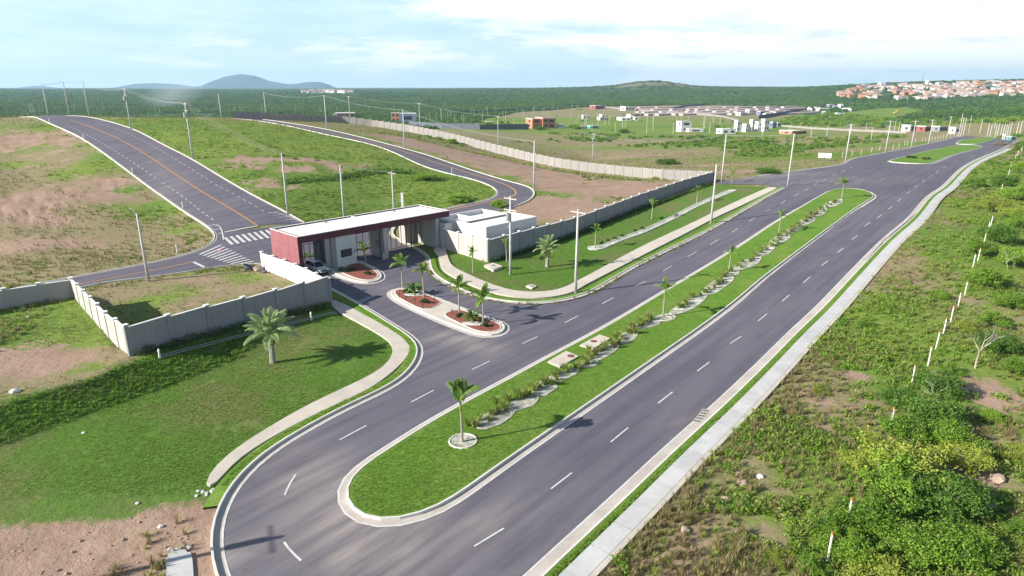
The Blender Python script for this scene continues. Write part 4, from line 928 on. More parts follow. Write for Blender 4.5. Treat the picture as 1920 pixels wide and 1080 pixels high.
# a pole outside the frame on the left whose shadow falls across the bottom of the drive
tx, ty = P(505, 1012); hz_ = 10.8; L_ = hz_/math.tan(SUN_EL)
x, y = tx-math.cos(SUN_AZ)*L_, ty-math.sin(SUN_AZ)*L_
t = thing('utility_pole', 'pole just outside the lower left of the view, its shadow crossing the drive', 'pole', (x, y, TZ(x, y)))
b = MB(); b.tube([(0, 0, -.5), (0, 0, hz_)], [.24, .15], M_CONC, 10); b.put('shaft', t)
b = MB(); b.tube([(-.5, 1.2, hz_-.3), (.5, -1.2, hz_-.3)], .05, M_CONC, 5); b.put('crossarm', t)
b = MB(); b.tube([(.35, .2, hz_-1.7), (.35, .2, hz_-.7)], .26, M_GALV, 12); b.put('transformer', t)

# power lines: sagging wires
def powerline(label, tops, n=3, sag=.9, dz=-.15, spread=.9, r=.018, group='power lines'):
    o = thing('power_line', label, 'cable', tops[0], group=group)
    for w in range(n):
        b = MB()
        for (x0, y0, z0), (x1, y1, z1) in zip(tops[:-1], tops[1:]):
            L = math.hypot(x1-x0, y1-y0); nx, ny = -(y1-y0)/L, (x1-x0)/L; q = (w-(n-1)/2)*spread
            pts = []
            for k in range(9):
                f = k/8; pts.append((x0+(x1-x0)*f+nx*q-tops[0][0], y0+(y1-y0)*f+ny*q-tops[0][1], z0+(z1-z0)*f+dz-sag*(L/40)*4*f*(1-f)-tops[0][2]))
            b.tube(pts, r, M_WIRE, 3, cap=False)
        b.put('wire', o)
powerline('three sagging wires above the wide hill road between its poles', [PT['f'], PT['g'], PT['i'], PT['j'], PT['k'], PT['l'], PT['m']][1:])
powerline('wires along the curved road poles', [PT['r'], PT['q'], PT['n'], PT['p']], 2, spread=.5)
powerline('wires crossing the field behind the pale wall', [PT['x'], PT['w'], PT['v'], PT['u'], PT['e'], PT['d']][0:6], 3, r=.022)
powerline('wires along the far road poles', [PT['d'], PT['R0'], PT['R1'], PT['R2'], PT['R3'], PT['R4']], 3, r=.022)
powerline('cable bundle between the pole pair behind the gatehouse roof', [PT['h'], PT['o']], 2, sag=.5, spread=.3, r=.03)

# ------------------------------------------------------------ palms
def frond_mesh(name, L, droop, leaf, n, m, w=.05, up=.0, dense=True):
    V = []; F = []
    pts = []
    for k in range(n+1):
        f = k/n; ang = .9-droop*f; pts.append(None)
    x = z = 0; P3 = []; ang = R(62)
    for k in range(n+1):
        P3.append((x, z)); x += math.cos(ang)*L/n; z += math.sin(ang)*L/n; ang -= R(droop)/n
    for k in range(n+1):      # rachis
        f = k/n; r = .035*(1-f)+.006; px_, pz_ = P3[k]; V += [(px_, -r, pz_), (px_, r, pz_), (px_, 0, pz_+r*1.5)]
    for k in range(n):
        for q in range(3): F.append((k*3+q, k*3+(q+1) % 3, (k+1)*3+(q+1) % 3, (k+1)*3+q))
    sub = 2
    for k in range(2*sub, n*sub):
        f = k/(n*sub); i = min(n-1, int(f*n)); g = f*n-i; cx = P3[i][0]*(1-g)+P3[i+1][0]*g; cz = P3[i][1]*(1-g)+P3[i+1][1]*g
        ll = leaf*(math.sin(math.pi*min(1, f*.9+.12))**.6)*random.uniform(.85, 1.1)
        dx = P3[i+1][0]-P3[i][0]; dz = P3[i+1][1]-P3[i][1]; dl = math.hypot(dx, dz); dx /= dl; dz /= dl
        for s in (-1, 1):
            fw = .55; dr = random.uniform(.15, .45); o = len(V)
            mx, my, mz = cx+dx*ll*fw*.5, s*ll*.5, cz+dz*ll*fw*.5+ll*.14
            tx_, ty_, tz_ = cx+dx*ll*fw+.1*ll, s*ll*.86, cz+dz*ll*fw-ll*dr
            V += [(cx-dx*w, s*.01, cz-dz*w), (cx+dx*w, s*.01, cz+dz*w), (mx+dx*w*1.2, my, mz+dz*w*1.2), (mx-dx*w*1.2, my, mz-dz*w*1.2), (tx_, ty_, tz_)]
            F += [(o, o+1, o+2, o+3), (o+3, o+2, o+4)]
    return mesh_np(name, V, F, [m])
random.seed(3)
FR_S = [frond_mesh('small_palm_frond%d' % k, 1.8, d, .46, 14, L_PALM, .034) for k, d in enumerate((55, 85, 115))]
FR_B = [frond_mesh('big_palm_frond%d' % k, 3.3, d, .62, 26, L_PALMB, .026) for k, d in enumerate((52, 80, 105))]
def palm(px, py, h, nfr_, label, fr=FR_S, tr=.075, tm=M_PTRUNK, sc=1.0, group=None, dmax=520, tilt=(5, 45), crown=True, zoff=.2, spread=None):
    nfr = nfr_ if fr is FR_B else max(4, int(nfr_*.75)); sc = sc*(1 if fr is FR_B else random.uniform(.95, 1.15))
    x, y = G1(px, py, dmax); t = thing('palm_tree', label, 'palm', (x, y, TZ(x, y)+zoff), random.uniform(0, 6), group)
    b = MB(); n = 9; lean = random.uniform(-.12, .12)
    b.tube([(lean*(k/n)**2, 0, -.3+(h+.3)*k/n) for k in range(n+1)], [tr*(1.5-.75*k/n+(.10 if k % 2 else 0)) for k in range(n+1)], tm, 8); b.put('trunk', t, smooth=False)
    if crown and fr is FR_S:
        b = MB(); b.tube([(lean, 0, h-.5), (lean, 0, h-.1), (lean, 0, h+.25)], [tr*.95, tr*1.25, tr*.5], mat('green_crownshaft', (.16, .24, .06), .6, .1, 3), 8); b.put('crownshaft', t)
    if fr is FR_B:
        b = MB()
        for k in range(14):
            a = k*2.4; b.tube([(lean+math.cos(a)*tr*.8, math.sin(a)*tr*.8, h-.7+.05*k), (lean+math.cos(a)*tr*2.2, math.sin(a)*tr*2.2, h-.2+.05*k)], [.06, .03], L_DRY, 4)
        b.put('leaf_bases', t)
    for k in range(nfr):
        a = k*2.399+random.uniform(-.2, .2); f = k/max(1, nfr-1)
        me = fr[min(2, int(f*3))]
        if spread is not None: a = spread[k % len(spread)]
        o = put('frond', me, t, (lean, 0, h+.05)); o.rotation_euler = (random.uniform(-.15, .15), R(tilt[0]+(tilt[1]-tilt[0])*f)+random.uniform(-.08, .08)-R(28), a); o.scale = (sc*random.uniform(.88, 1.08),)*3
    return t
g_ = 'young palms along the median'
for a in [(867,834,3.0,8,'nearest young palm on the median, in a stone ring',1.12),(1243,597,3.0,7,'young palm on the median beyond the manhole slabs',.95),(1366,513,2.6,7,'young palm on the median, third from the near end',.8),(1460,438,2.6,7,'young palm on the median, fourth from the near end',.8),(1578,374,2.8,8,'young palm at the far rounded end of the median',1.0)]:
    palm(a[0], a[1], a[2], a[3], a[4], sc=a[5], group=g_, tilt=(-30, 0) if a[0] < 900 else (-12, 40))
for a in [(687,505,2.3,9,'young palm in the bed against the gatehouse booth'),(755,543,3.0,10,'leftmost young palm on the long island'),(795,560,3.0,10,'young palm beside the cycad, second on the long island'),(861,593,3.0,10,'young palm at the paved strip of the long island'),(906,610,2.7,9,'young palm nearest the road tip of the long island')]:
    palm(*a, group='young palms on the entrance islands', sc=.95, tilt=(-12, 45), zoff=.23)
for a in [(1116,465,2.6,8,'yellowish young palm by the lawn gravel strip nearest the pole'),(1222,410,2.4,8,'yellowish young palm in the middle of the lawn gravel strip'),(1306,381,2.2,8,'yellowish young palm at the far part of the lawn gravel strip'),(887,511,2.4,7,'thin young palm in front of the pinkish wall'),(950,490,2.3,7,'young palm against the shaded wall corner'),(1372,343,2.0,7,'small young palm at the side street end of the lawn')]:
    palm(*a, group='young palms on the gate-side lawn', sc=.8, tilt=(-15, 40))
palm(512, 680, 2.2, 34, 'large silvery palm on the sloping lawn below the grey wall', fr=FR_B, tr=.21, tm=M_PTRUNK2, sc=1.0, tilt=(-30, 44))
palm(1026, 500, 1.9, 28, 'large bushy palm on the lawn beside the long grey wall', fr=FR_B, tr=.21, tm=M_PTRUNK2, sc=.85, tilt=(-24, 42))
# cycads
def cycad(px, py, lab, sc=.42):
    x, y = G1(px, py); t = thing('cycad', lab, 'cycad', (x, y, TZ(x, y)+.26), 0, 'cycads on the long island')
    b = MB(); b.tube([(0, 0, 0), (0, 0, .45)], [.2, .16], M_BARK, 10); b.put('trunk', t)
    for k in range(26):
        o = put('frond', FR_C, t, (0, 0, .42)); o.rotation_euler = (0, R(-15+k*2.6), k*2.4); o.scale = (sc*random.uniform(.9, 1.1),)*3
FR_C = frond_mesh('cycad_frond', 3.0, 75, .5, 12, L_TREED, .07)
cycad(777, 553, 'dark feathery cycad on white pebbles nearer the gatehouse', .50); cycad(885, 606, 'dark feathery cycad on white pebbles near the road tip', .42)
for (px, py, rx, ry, lab) in ((777, 556, 1.3, .75, 'white pebble patch under the cycad nearer the gatehouse'), (887, 611, 1.2, .7, 'white pebble patch under the cycad near the road tip')):
    x, y = G1(px, py); q = [(x+math.cos(a)*rx*(1+.1*math.sin(3*a)), y+math.sin(a)*ry*(1+.12*math.cos(2*a))) for a in np.linspace(0, 2*math.pi, 28)[:-1]]
    sheet('pebble_patch', q, .285, M_PEB, .5, label=lab, category='pebbles', kind='stuff')

def leafball(name, rx, ry, rz, n, size, m, seed=0, flat=.0, lobes=9):
    rg = np.random.default_rng(seed); c = rg.normal(size=(lobes, 3)); c /= np.linalg.norm(c, axis=1)[:, None]; c *= rg.uniform(.25, .62, (lobes, 1)); c[:, 2] = np.abs(c[:, 2])*.9+flat
    rad = rg.uniform(.28, .48, lobes); k = rg.integers(0, lobes, n); d = rg.normal(size=(n, 3)); d /= np.linalg.norm(d, axis=1)[:, None]
    p = c[k]+d*(rad[k]*rg.uniform(.55, 1.05, n))[:, None]; p *= np.array([rx, ry, rz]); 
    u = rg.normal(size=(n, 3)); nrm = d+u*.7; nrm /= np.linalg.norm(nrm, axis=1)[:, None]
    t1 = np.cross(nrm, rg.normal(size=(n, 3))); t1 /= np.linalg.norm(t1, axis=1)[:, None]; t2 = np.cross(nrm, t1)
    s = size*rg.uniform(.6, 1.3, (n, 1)); a = p-t1*s; b = p+t2*s*.55; cc = p+t1*s; dd = p-t2*s*.55
    V = np.stack([a, b, cc, dd], 1).reshape(-1, 3); F = np.arange(4*n).reshape(n, 4)
    return mesh_np(name, V, F, [m])
B_ROUND = leafball('round_bush_leaves', .55, .55, .5, 260, .09, L_HEDGE, 5, .3)
for px, py, sc, lab in ((762, 552, 1.0, 'round clipped bush left of the first cycad'), (797, 572, 1.1, 'round dark bush at the front corner of the first gravel bed'), (861, 598, .9, 'small bush at the paved end of the second gravel bed'), (909, 616, 1.0, 'round bush at the road tip of the long island'), (690, 518, 1.0, 'round bush in the shaded bed by the booth')):
    x, y = G1(px, py); t = thing('round_bush', lab, 'bush', (x, y, TZ(x, y)+.25), px, 'round bushes on the islands'); b = MB(); b.tube([(0, 0, 0), (0, 0, .4)], .05, M_BARK, 5); b.put('stem', t); put('foliage', B_ROUND, t, scale=sc*1.1)
# dark garden lamps
for k, (px, py, lab) in enumerate([(749,562,'left front edge of the first bed'),(762,568,'front of the first pebble patch'),(778,573,'right of the first pebble patch'),(793,583,'front corner of the first bed'),(815,566,'back corner of the first bed'),(868,600,'left end of the second bed'),(848,594,'paved edge of the second bed'),(904,603,'back edge of the second bed'),(924,613,'road tip of the second bed'),(902,622,'front edge of the second bed')]):
    x, y = G1(px, py); t = thing('garden_light', 'short black garden light at the '+lab, 'garden light', (x, y, TZ(x, y)+.25), 0, 'black garden lights on the island')
    b = MB(); b.tube([(0, 0, 0), (0, 0, .5)], .035, M_BLACK, 6); b.put('post', t); b = MB(); b.tube([(0, 0, .5), (0, 0, .68)], [.085, .06], M_BLACK, 8); b.put('lamp_head', t)

# hedges along walls
def hedge(label, pts, h, w, n, m=L_HEDGE, leaf=.11, dens=120):
    ln = np.array(G(pts)); sl_ = np.r_[0, np.cumsum(np.hypot(*np.diff(ln, axis=0).T))]; N = int(dens*sl_[-1]); rg = np.random.default_rng(len(label))
    s = rg.uniform(0, sl_[-1], N); x = np.interp(s, sl_, ln[:, 0]); y = np.interp(s, sl_, ln[:, 1]); hh = h*(.72+.4*np.array([mnoise.noise(Vector((q*.7, 0, 0))) for q in s]))
    f = rg.uniform(0, 1, N); z = f*hh; ww = w*np.sqrt(1-f*.6); x += rg.normal(0, ww/2.6, N); y += rg.normal(0, ww/2.6, N); z += T(x, y)
    p = np.stack([x, y, z], 1); nr = rg.normal(size=(N, 3)); nr[:, 2] = abs(nr[:, 2]); nr /= np.linalg.norm(nr, axis=1)[:, None]; t1 = np.cross(nr, rg.normal(size=(N, 3))); t1 /= np.linalg.norm(t1, axis=1)[:, None]; t2 = np.cross(nr, t1); q = leaf*rg.uniform(.6, 1.3, (N, 1))
    o = p[0].copy(); V = np.stack([p-t1*q, p+t2*q*.6, p+t1*q, p-t2*q*.6], 1).reshape(-1, 3)-o
    return thing('hedge', label, 'hedge', tuple(o), me=mesh_np('hedge', V, np.arange(4*N).reshape(N, 4), [m]))
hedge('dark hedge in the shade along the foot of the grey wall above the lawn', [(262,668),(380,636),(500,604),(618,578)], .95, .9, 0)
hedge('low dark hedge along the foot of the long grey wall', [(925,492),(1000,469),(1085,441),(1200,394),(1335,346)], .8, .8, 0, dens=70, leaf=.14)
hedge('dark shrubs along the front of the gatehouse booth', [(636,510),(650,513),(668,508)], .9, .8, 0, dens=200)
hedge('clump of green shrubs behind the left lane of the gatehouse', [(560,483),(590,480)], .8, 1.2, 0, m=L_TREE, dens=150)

hedge('dark scrub row along the ditch across the green field behind the gatehouse', [(520,345),(560,341),(620,337),(690,325),(735,322),(790,330)], 1.5, 1.6, 0, m=L_TREED, dens=45, leaf=.22)
hedge('weeds along the foot of the long pale wall', [(700,247),(770,259),(860,281),(940,298),(1040,321),(1130,333),(1200,339)], 1.1, 1.3, 0, m=L_WEED, dens=26, leaf=.22)
# low double rail across the lawn
rail = thing('low_rail', 'thin double rail with two short posts across the lawn below the wall', 'rail', (*G1(300,668), 0))
rp_ = G([(300,670),(440,634),(584,598),(628,588)]); ox, oy = rail.location.x, rail.location.y
for dz_, dd in ((.22, 0), (.22, .35)):
    b = MB(); q = offset(smooth_line(rp_, 1), dd); b.tube([(x-ox, y-oy, TZ(x, y)+dz_) for x, y in q], .035, M_GALV, 5); b.put('rail', rail)
for px, py in ((300,672),(584,600)):
    x, y = G1(px, py); b = MB(); b.tube([(x-ox, y-oy, -.2+TZ(x, y)), (x-ox, y-oy, .75+TZ(x, y))], [.12, .08], M_CAP, 8); b.tube([(x-ox, y-oy, .75+TZ(x, y)), (x-ox, y-oy, .95+TZ(x, y))], [.13, .05], M_CAP, 8); b.put('post', rail)

# ------------------------------------------------------------ median beds of pale stones with planting
def bed(pts, w, label, cat='gravel bed'):
    q = force(smooth_line(G(pts), .5, True, 1)); x, y = q[0]
    t = thing('stone_bed', label, cat, group='stone beds on the median')
    sheet('gravel', q, .26, M_BEDG, .6, parent=t); sweep('stone_edging', q, [(-.13, .12), (-.10, .24), (.02, .24), (.06, .12)], M_PEB, True, parent=t); return q
M_BEDG = mat('pale_bed_gravel', (.12, .17, .06), .95, .35, 1.3, bump=.8, bscale=14, col2=(.60, .58, .52)); M_EDG = mat('edging_stones', (.52, .50, .45), .9, .3, 9, bump=.5, bscale=14)
BEDS = []
def spine(pts, w0, w1, sh=.45):
    """chain of lens-shaped beds round a winding spine; measured centre line points"""
    for i in range(len(pts)-1):
        (ax, ay), (bx, by) = G([pts[i], pts[i+1]]); L = math.hypot(bx-ax, by-ay); ux, uy = (bx-ax)/L, (by-ay)/L; n = 16; w = w0+(w1-w0)*(i % 2); ax -= uy*sh; ay += ux*sh
        q = [(ax+ux*L*(.5+.53*math.cos(a))-uy*w*math.sin(a), ay+uy*L*(.5+.53*math.cos(a))+ux*w*math.sin(a)) for a in np.linspace(0, 2*math.pi, n+1)[:-1]]; q = [(c_[0]+random.uniform(-.14, .14), c_[1]+random.uniform(-.14, .14)) for c_ in q]
        BEDS.append(force(q))
spine([(900,812),(965,778),(1015,748),(1040,722),(1090,700)], 1.0, .8)
spine([(1095,696),(1125,680),(1165,650),(1200,626)], .85, .65)
spine([(1195,620),(1238,606),(1262,594),(1325,556),(1372,520),(1382,510),(1425,485),(1450,462),(1478,441),(1500,426),(1527,410),(1550,392),(1578,376)], .9, 1.1, .2)
ORD = ['first', 'second', 'third', 'fourth', 'fifth', 'sixth', 'seventh', 'eighth', 'ninth', 'tenth', 'eleventh', 'twelfth', 'thirteenth', 'fourteenth', 'fifteenth', 'sixteenth', 'seventeenth', 'eighteenth', 'nineteenth', 'twentieth']
for i, q in enumerate(BEDS):
    t = thing('stone_bed', 'pale stone-edged bed on the median, %s from the near end' % ORD[i], 'gravel bed', group='stone beds on the median')
    sheet('gravel', q, .262, M_BEDG, .6, parent=t); sweep('stone_edging', smooth_line(q, .5, True, 1), [(-.05, .15), (-.04, .285), (.03, .285), (.05, .15)], M_EDG, True, parent=t)
for (px, py, rr_, lab) in ((868, 832, 1.05, 'round stone ring around the nearest median palm'), (1246, 601, .8, 'round stone ring around the second median palm')):
    x, y = G1(px, py); q = [(x+math.cos(a)*rr_, y+math.sin(a)*rr_) for a in np.linspace(0, 2*math.pi, 22)[:-1]]
    t = thing('stone_ring', lab, 'stone ring'); sheet('gravel', q, .262, M_BEDG, .6, parent=t); sweep('stone_edging', q, [(-.14, .15), (-.09, .30), (.0, .30), (.05, .15)], M_EDG, True, parent=t)
# flowing lawn strip of stones on the gate side
q = force(smooth_line(G([(1103,463),(1125,461),(1160,447),(1200,433),(1240,415),(1290,390),(1330,372),(1366,357),(1381,357),(1340,374),(1300,392),(1250,418),(1205,438),(1165,452),(1130,467),(1108,469)]), 1, True, 0))
t = thing('stone_bed', 'long thin pale stone bed across the gate-side lawn', 'gravel bed'); sheet('gravel', q, .06, M_BEDG, .8, parent=t, skirt=.2); sweep('stone_edging', q, [(-.16, .0), (-.12, .14), (.02, .14), (.06, .0)], M_PEB, True, parent=t)
# ornamental grass clumps: shared meshes
def tuft(name, n, h, spread, w, m, seed=1):
    rg = np.random.default_rng(seed); V = []; F = []
    for k in range(n):
        a = rg.uniform(0, 6.28); r = rg.uniform(0, spread*.35); l = h*rg.uniform(.6, 1.1); o = rg.uniform(.2, 1)*spread; c, s = math.cos(a), math.sin(a); x, y = c*r, s*r; px_, py_ = -s*w, c*w; i = len(V)
        V += [(x-px_, y-py_, 0), (x+px_, y+py_, 0), (x+c*o*.4+px_*.8, y+s*o*.4+py_*.8, l*.7), (x+c*o*.4-px_*.8, y+s*o*.4-py_*.8, l*.7), (x+c*o, y+s*o, l)]
        F += [(i, i+1, i+2, i+3), (i+3, i+2, i+4)]
    return mesh_np(name, V, F, [m])
CL = [tuft('bed_grass_a', 60, .65, .50, .025, L_BED, 1), tuft('bed_grass_b', 70, .55, .45, .03, L_WEED, 2), tuft('bed_grass_c', 50, .75, .4, .025, L_DRY, 4)]
cnt = 0
for rep_, (line_, nn) in enumerate((([(888,806),(905,795),(935,775),(965,755),(1000,740),(1020,722),(1050,705),(1085,690),(1105,672),(1130,660),(1160,643),(1190,622),(1215,606),(1232,600)], 66), ([(1262,585),(1290,570),(1325,550),(1345,535),(1370,515),(1395,497),(1420,480),(1450,460),(1475,440),(1500,424),(1525,408),(1550,390),(1570,378)], 76))):
    ln = np.array(smooth_line(G(line_), .5)); sl_ = np.r_[0, np.cumsum(np.hypot(*np.diff(ln, axis=0).T))]
    for k in range(nn):
        s = sl_[-1]*(k+random.uniform(.2, .8))/nn; x, y = at_s(ln, sl_, s); x += random.uniform(-.7, .55); y += random.uniform(-.5, .6)
        t = thing('ornamental_grass', 'yellow-green grassy clump in the stone beds of the %s half of the median' % ('near' if nn != 76 else 'far'), 'plant', (x, y, TZ(x, y)+.25), random.uniform(0, 6), 'grassy clumps in the %s median beds' % ('near' if nn != 76 else 'far'), me=CL[random.choice((0, 0, 1, 1, 1, 0, 1, 2))])
        t.scale = (random.uniform(.8, 1.35),)*3
for k, (px, py) in enumerate([(1128,458),(1140,453),(1152,449),(1166,444),(1190,434),(1204,430),(1240,411)]):
    x, y = G1(px, py); t = thing('low_plant', 'small dark plant in the stone bed on the gate-side lawn, %s from the pole' % ORD[k], 'plant', (x, y, TZ(x, y)+.05), k, 'small plants in the lawn stone bed', me=B_ROUND); t.scale = (.9,)*3

# manhole slabs, grates, signboard
for pts_, (cx2, cy2), lab, z_ in (([(1027,684),(1061,664),(1085,674),(1049,694)], (1070,674), 'concrete slab with rusty round cover on the median, nearer one', .36), ([(1087,653),(1124,633),(1144,640),(1111,660)], (1113,646), 'concrete slab with rusty round cover on the median, farther one', .36), ([(908,501),(925,497),(943,503),(925,510)], (925,502), 'square concrete inspection chamber on the lawn near the pinkish wall', .35), ([(986,538),(996,535),(1006,538),(997,543)], (997,538.5), 'small concrete inspection slab on the lawn inside the pavement bend', .18)):
    q = force(G(pts_)); t = thing('manhole_slab', lab, 'manhole'); sheet('slab', q, z_, M_SLAB, 5, parent=t, skirt=z_+.1)
    x, y = G1(cx2, cy2); b = MB(); b.tube([(x, y, TZ(x, y)+z_), (x, y, TZ(x, y)+z_+.03)], .34, M_RUST if z_ == .36 else M_DGREY, 20); b.put('cover', t)
for pts_, lab in (([(1298,792),(1318,768),(1332,770),(1312,795)], 'slotted storm drain grate in the right gutter near the camera'), ([(1651,453),(1662,444),(1668,446),(1657,456)], 'storm drain grate in the right gutter near the median end')):
    q = force(G(pts_)); t = thing('drain_grate', lab, 'drain'); sheet('frame', q, .082, M_GUT, 5, parent=t); c = np.mean(q, 0)
    for k in range(5):
        for j2 in (0, 1):
            f0 = (k+.25)/5; f1 = (k+.7)/5; A_q, B_q, C_q, D_q = [np.array(v) for v in q]
            def bl(u, v): return A_q*(1-u)*(1-v)+B_q*u*(1-v)+C_q*u*v+D_q*(1-u)*v
            e0, e1 = (.12, .46) if j2 == 0 else (.54, .88); qq = [bl(*w) for w in ((f0, e0), (f1, e0), (f1, e1), (f0, e1))]
            b = MB(); b.add([(v[0], v[1], TZ(v[0], v[1])+.087) for v in qq], [(0,1,2,3)], M_FRAME); b.put('slot', t)
x, y = G1(1545, 302); t = thing('signboard', 'blank white two-panel signboard on posts beside the far road', 'sign', (x, y, TZ(x, y)), R(-30))
for k in (-1, 1): b = MB(); b.box(k*1.0-.92, k*1.0+.92, -.04, .04, 1.0, 2.5, M_WHITE); b.put('sign_panel', t)
for k in (-1.95, 0, 1.95): b = MB(); b.box(k-.05, k+.05, .041, .13, -.3, 2.5, M_FRAME); b.put('post', t)

# short white roadside marker posts
for k, (px, py, lab) in enumerate([(93,231,'uppermost short white marker post on the left kerb of the hill road'),(157,261,'second short white marker post down the left kerb of the hill road'),(249,326,'short white marker post halfway down the left kerb of the hill road'),(343,391,'lowest short white marker post on the left kerb of the hill road'),(332,474,'short post in the grass near the crossings'),(727,288,'short white marker on the inner edge of the curved road, middle'),(847,325,'short white marker on the inner edge of the curved road, lower')]):
    x, y = G1(px, py); t = thing('marker_post', lab, 'post', (x, y, TZ(x, y)), 0, 'short white marker posts'); put('post', cube(M_WHITE), t, (0, 0, -.2), 0, (.12, .12, 1.5)); put('cap', cube(M_CAP), t, (0, 0, 1.3), 0, (.16, .16, .06))

# fence posts with orange tips through the scrub on the right
M_ORT = mat('orange_paint', (.55, .2, .05), .7, .1, 3)
FP = [(1551,1052,15),(1588,985,15),(1668,806,14),(1709,721,13),(1740,684,17),(1754,655,14),(1768,628,13),(1782,604,11),(1796,577,10),(1808,556,8),(1824,501,7),(1833,490,7),(1844,460,6),(1851,437,5.5),(1857,425,5),(1877,360,5),(1884,345,5),(1890,330,4.5),(1895,316,4.5),(1903,300,4),(1908,292,4),(1915,284,4)]
fgp = 'white fence posts with orange tips in the right scrub'
for k, (px, py, hh) in enumerate(FP):
    x, y = G1(px, py); t = thing('fence_post', 'white fence post with orange tip in the right scrub, %s from the camera' % (ORD[k] if k < 20 else ['twenty-first', 'twenty-second'][k-20]), 'fence post', (x, y, TZ(x, y)), 0, fgp)
    b = MB(); b.tube([(0, 0, -.3), (random.uniform(-.06, .06), random.uniform(-.06, .06), 1.75)], [.06, .052], M_WHITE, 7); b.put('post', t); b = MB(); b.tube([(0, 0, 1.751), (0, 0, 1.93)], [.056, .045], M_ORT, 7); b.put('tip', t)
fe = [(1579,297,9),(1597,293,9),(1614,291,9),(1634,286,8),(1649,282,8),(1662,281,8),(1674,280,8),(1685,278,7),(1696,273,8),(1701,273,8),(1710,271,6),(1716,268,6),(1729,266,6),(1735,265,6),(1741,265,5),(1747,264,5),(1753,263,5),(1758,262,5),(1763,261,5),(1768,260,5),(1773,259,4),(1782,257,4),(1788,256,4),(1794,255,4)]
for k, (px, py, hh) in enumerate(fe):
    x, y = G1(px, py); t = thing('fence_post', 'pale concrete fence post along the far left road edge, %s from the signboard' % (ORD+['twenty-first','twenty-second','twenty-third','last'])[k], 'fence post', (x, y, TZ(x, y)), 0, 'pale fence posts by the far road'); b = MB(); b.tube([(0, 0, -.3), (0, 0, 2.0)], .09, M_CONC, 5); b.put('post', t)

# rubbish and rocks by the small street
x, y = G1(468, 505); t = thing('rubbish_heap', 'dark heap of dumped junk at the edge of the yard', 'rubbish', (x, y, TZ(x, y)))
b = MB()
for k in range(7): b.tube([(random.uniform(-.7, .7), random.uniform(-.5, .5), .1), (random.uniform(-.8, .8), random.uniform(-.5, .5), random.uniform(.3, .9))], [.25, .12], M_BLACK if k % 2 else M_DBLUE, 7)
b.put('bags', t)
def rock(name, label, px, py, r, m, cat='rock', group=None, seed=0, sq=.6):
    import bmesh
    x, y = G1(px, py); bm = bmesh.new(); bmesh.ops.create_icosphere(bm, subdivisions=2, radius=r)
    for v in bm.verts: v.co *= 1+.35*mnoise.noise(v.co*1.8/r+Vector((seed, 0, 0))); v.co.z *= sq
    me = bpy.data.meshes.new(name); bm.to_mesh(me); bm.free(); me.materials.append(m); t = thing(name, label, cat, (x, y, TZ(x, y)+r*.2), seed, group, me=me); return t
rock('sack', 'brown lumpy sack beside the dark junk heap', 484, 506, .75, M_ROCK, 'sack', seed=2)
rock('bin_bag', 'dark blue bin bag at the foot of the white wall', 497, 511, .45, M_DBLUE, 'bag', seed=3)
for k, (px, py, r, lab) in enumerate([(1392,907,.35,'rust-brown boulder beside the right pavement, largest of the clods'),(1385,890,.22,'small clod above the rust-brown boulder'),(1360,938,.3,'round brown clod nearest the right pavement'),(1285,995,.28,'grey-brown clod in the grass at the bottom right of the pavement'),(1425,895,.25,'pale clod right of the rust-brown boulder'),(1845,948,.6,'dark boulder in the shade of the large bushes'),(1870,900,.5,'boulder on the bare bank right of the large bushes'),(28,735,.35,'pale stone on the crest of the grass bank at the left edge'),(30,733,.2,'small stone beside the pale one on the bank'),(157,812,.14,'small white litter piece on the lawn'),(301,988,.16,'pale stone on the bare soil left of the drive'),(258,944,.12,'tiny white stone on the lower lawn'),(53,595,.2,'white stone in the weedy plot')]):
    rock('stone', lab, px, py, r, M_PEB if 'white' in lab or 'pale' in lab else M_ROCK, 'stone', seed=k)
for k in range(10):
    rock('rubble', 'broken concrete chunk at the end of the cracked slab by the bottom edge', 318+k*4+random.uniform(-3, 3), 1030+random.uniform(-6, 4), .12, M_WALKW, 'rubble', 'concrete chunks at the cracked slab', k, .5)
for k in range(9):
    rock('rubble', 'broken concrete chunk at the crumbled pavement end', 372+k*3.5+random.uniform(-4, 4), 925+random.uniform(-10, 8), .13, M_WALKW, 'rubble', 'concrete chunks at the crumbled pavement end', k, .5)

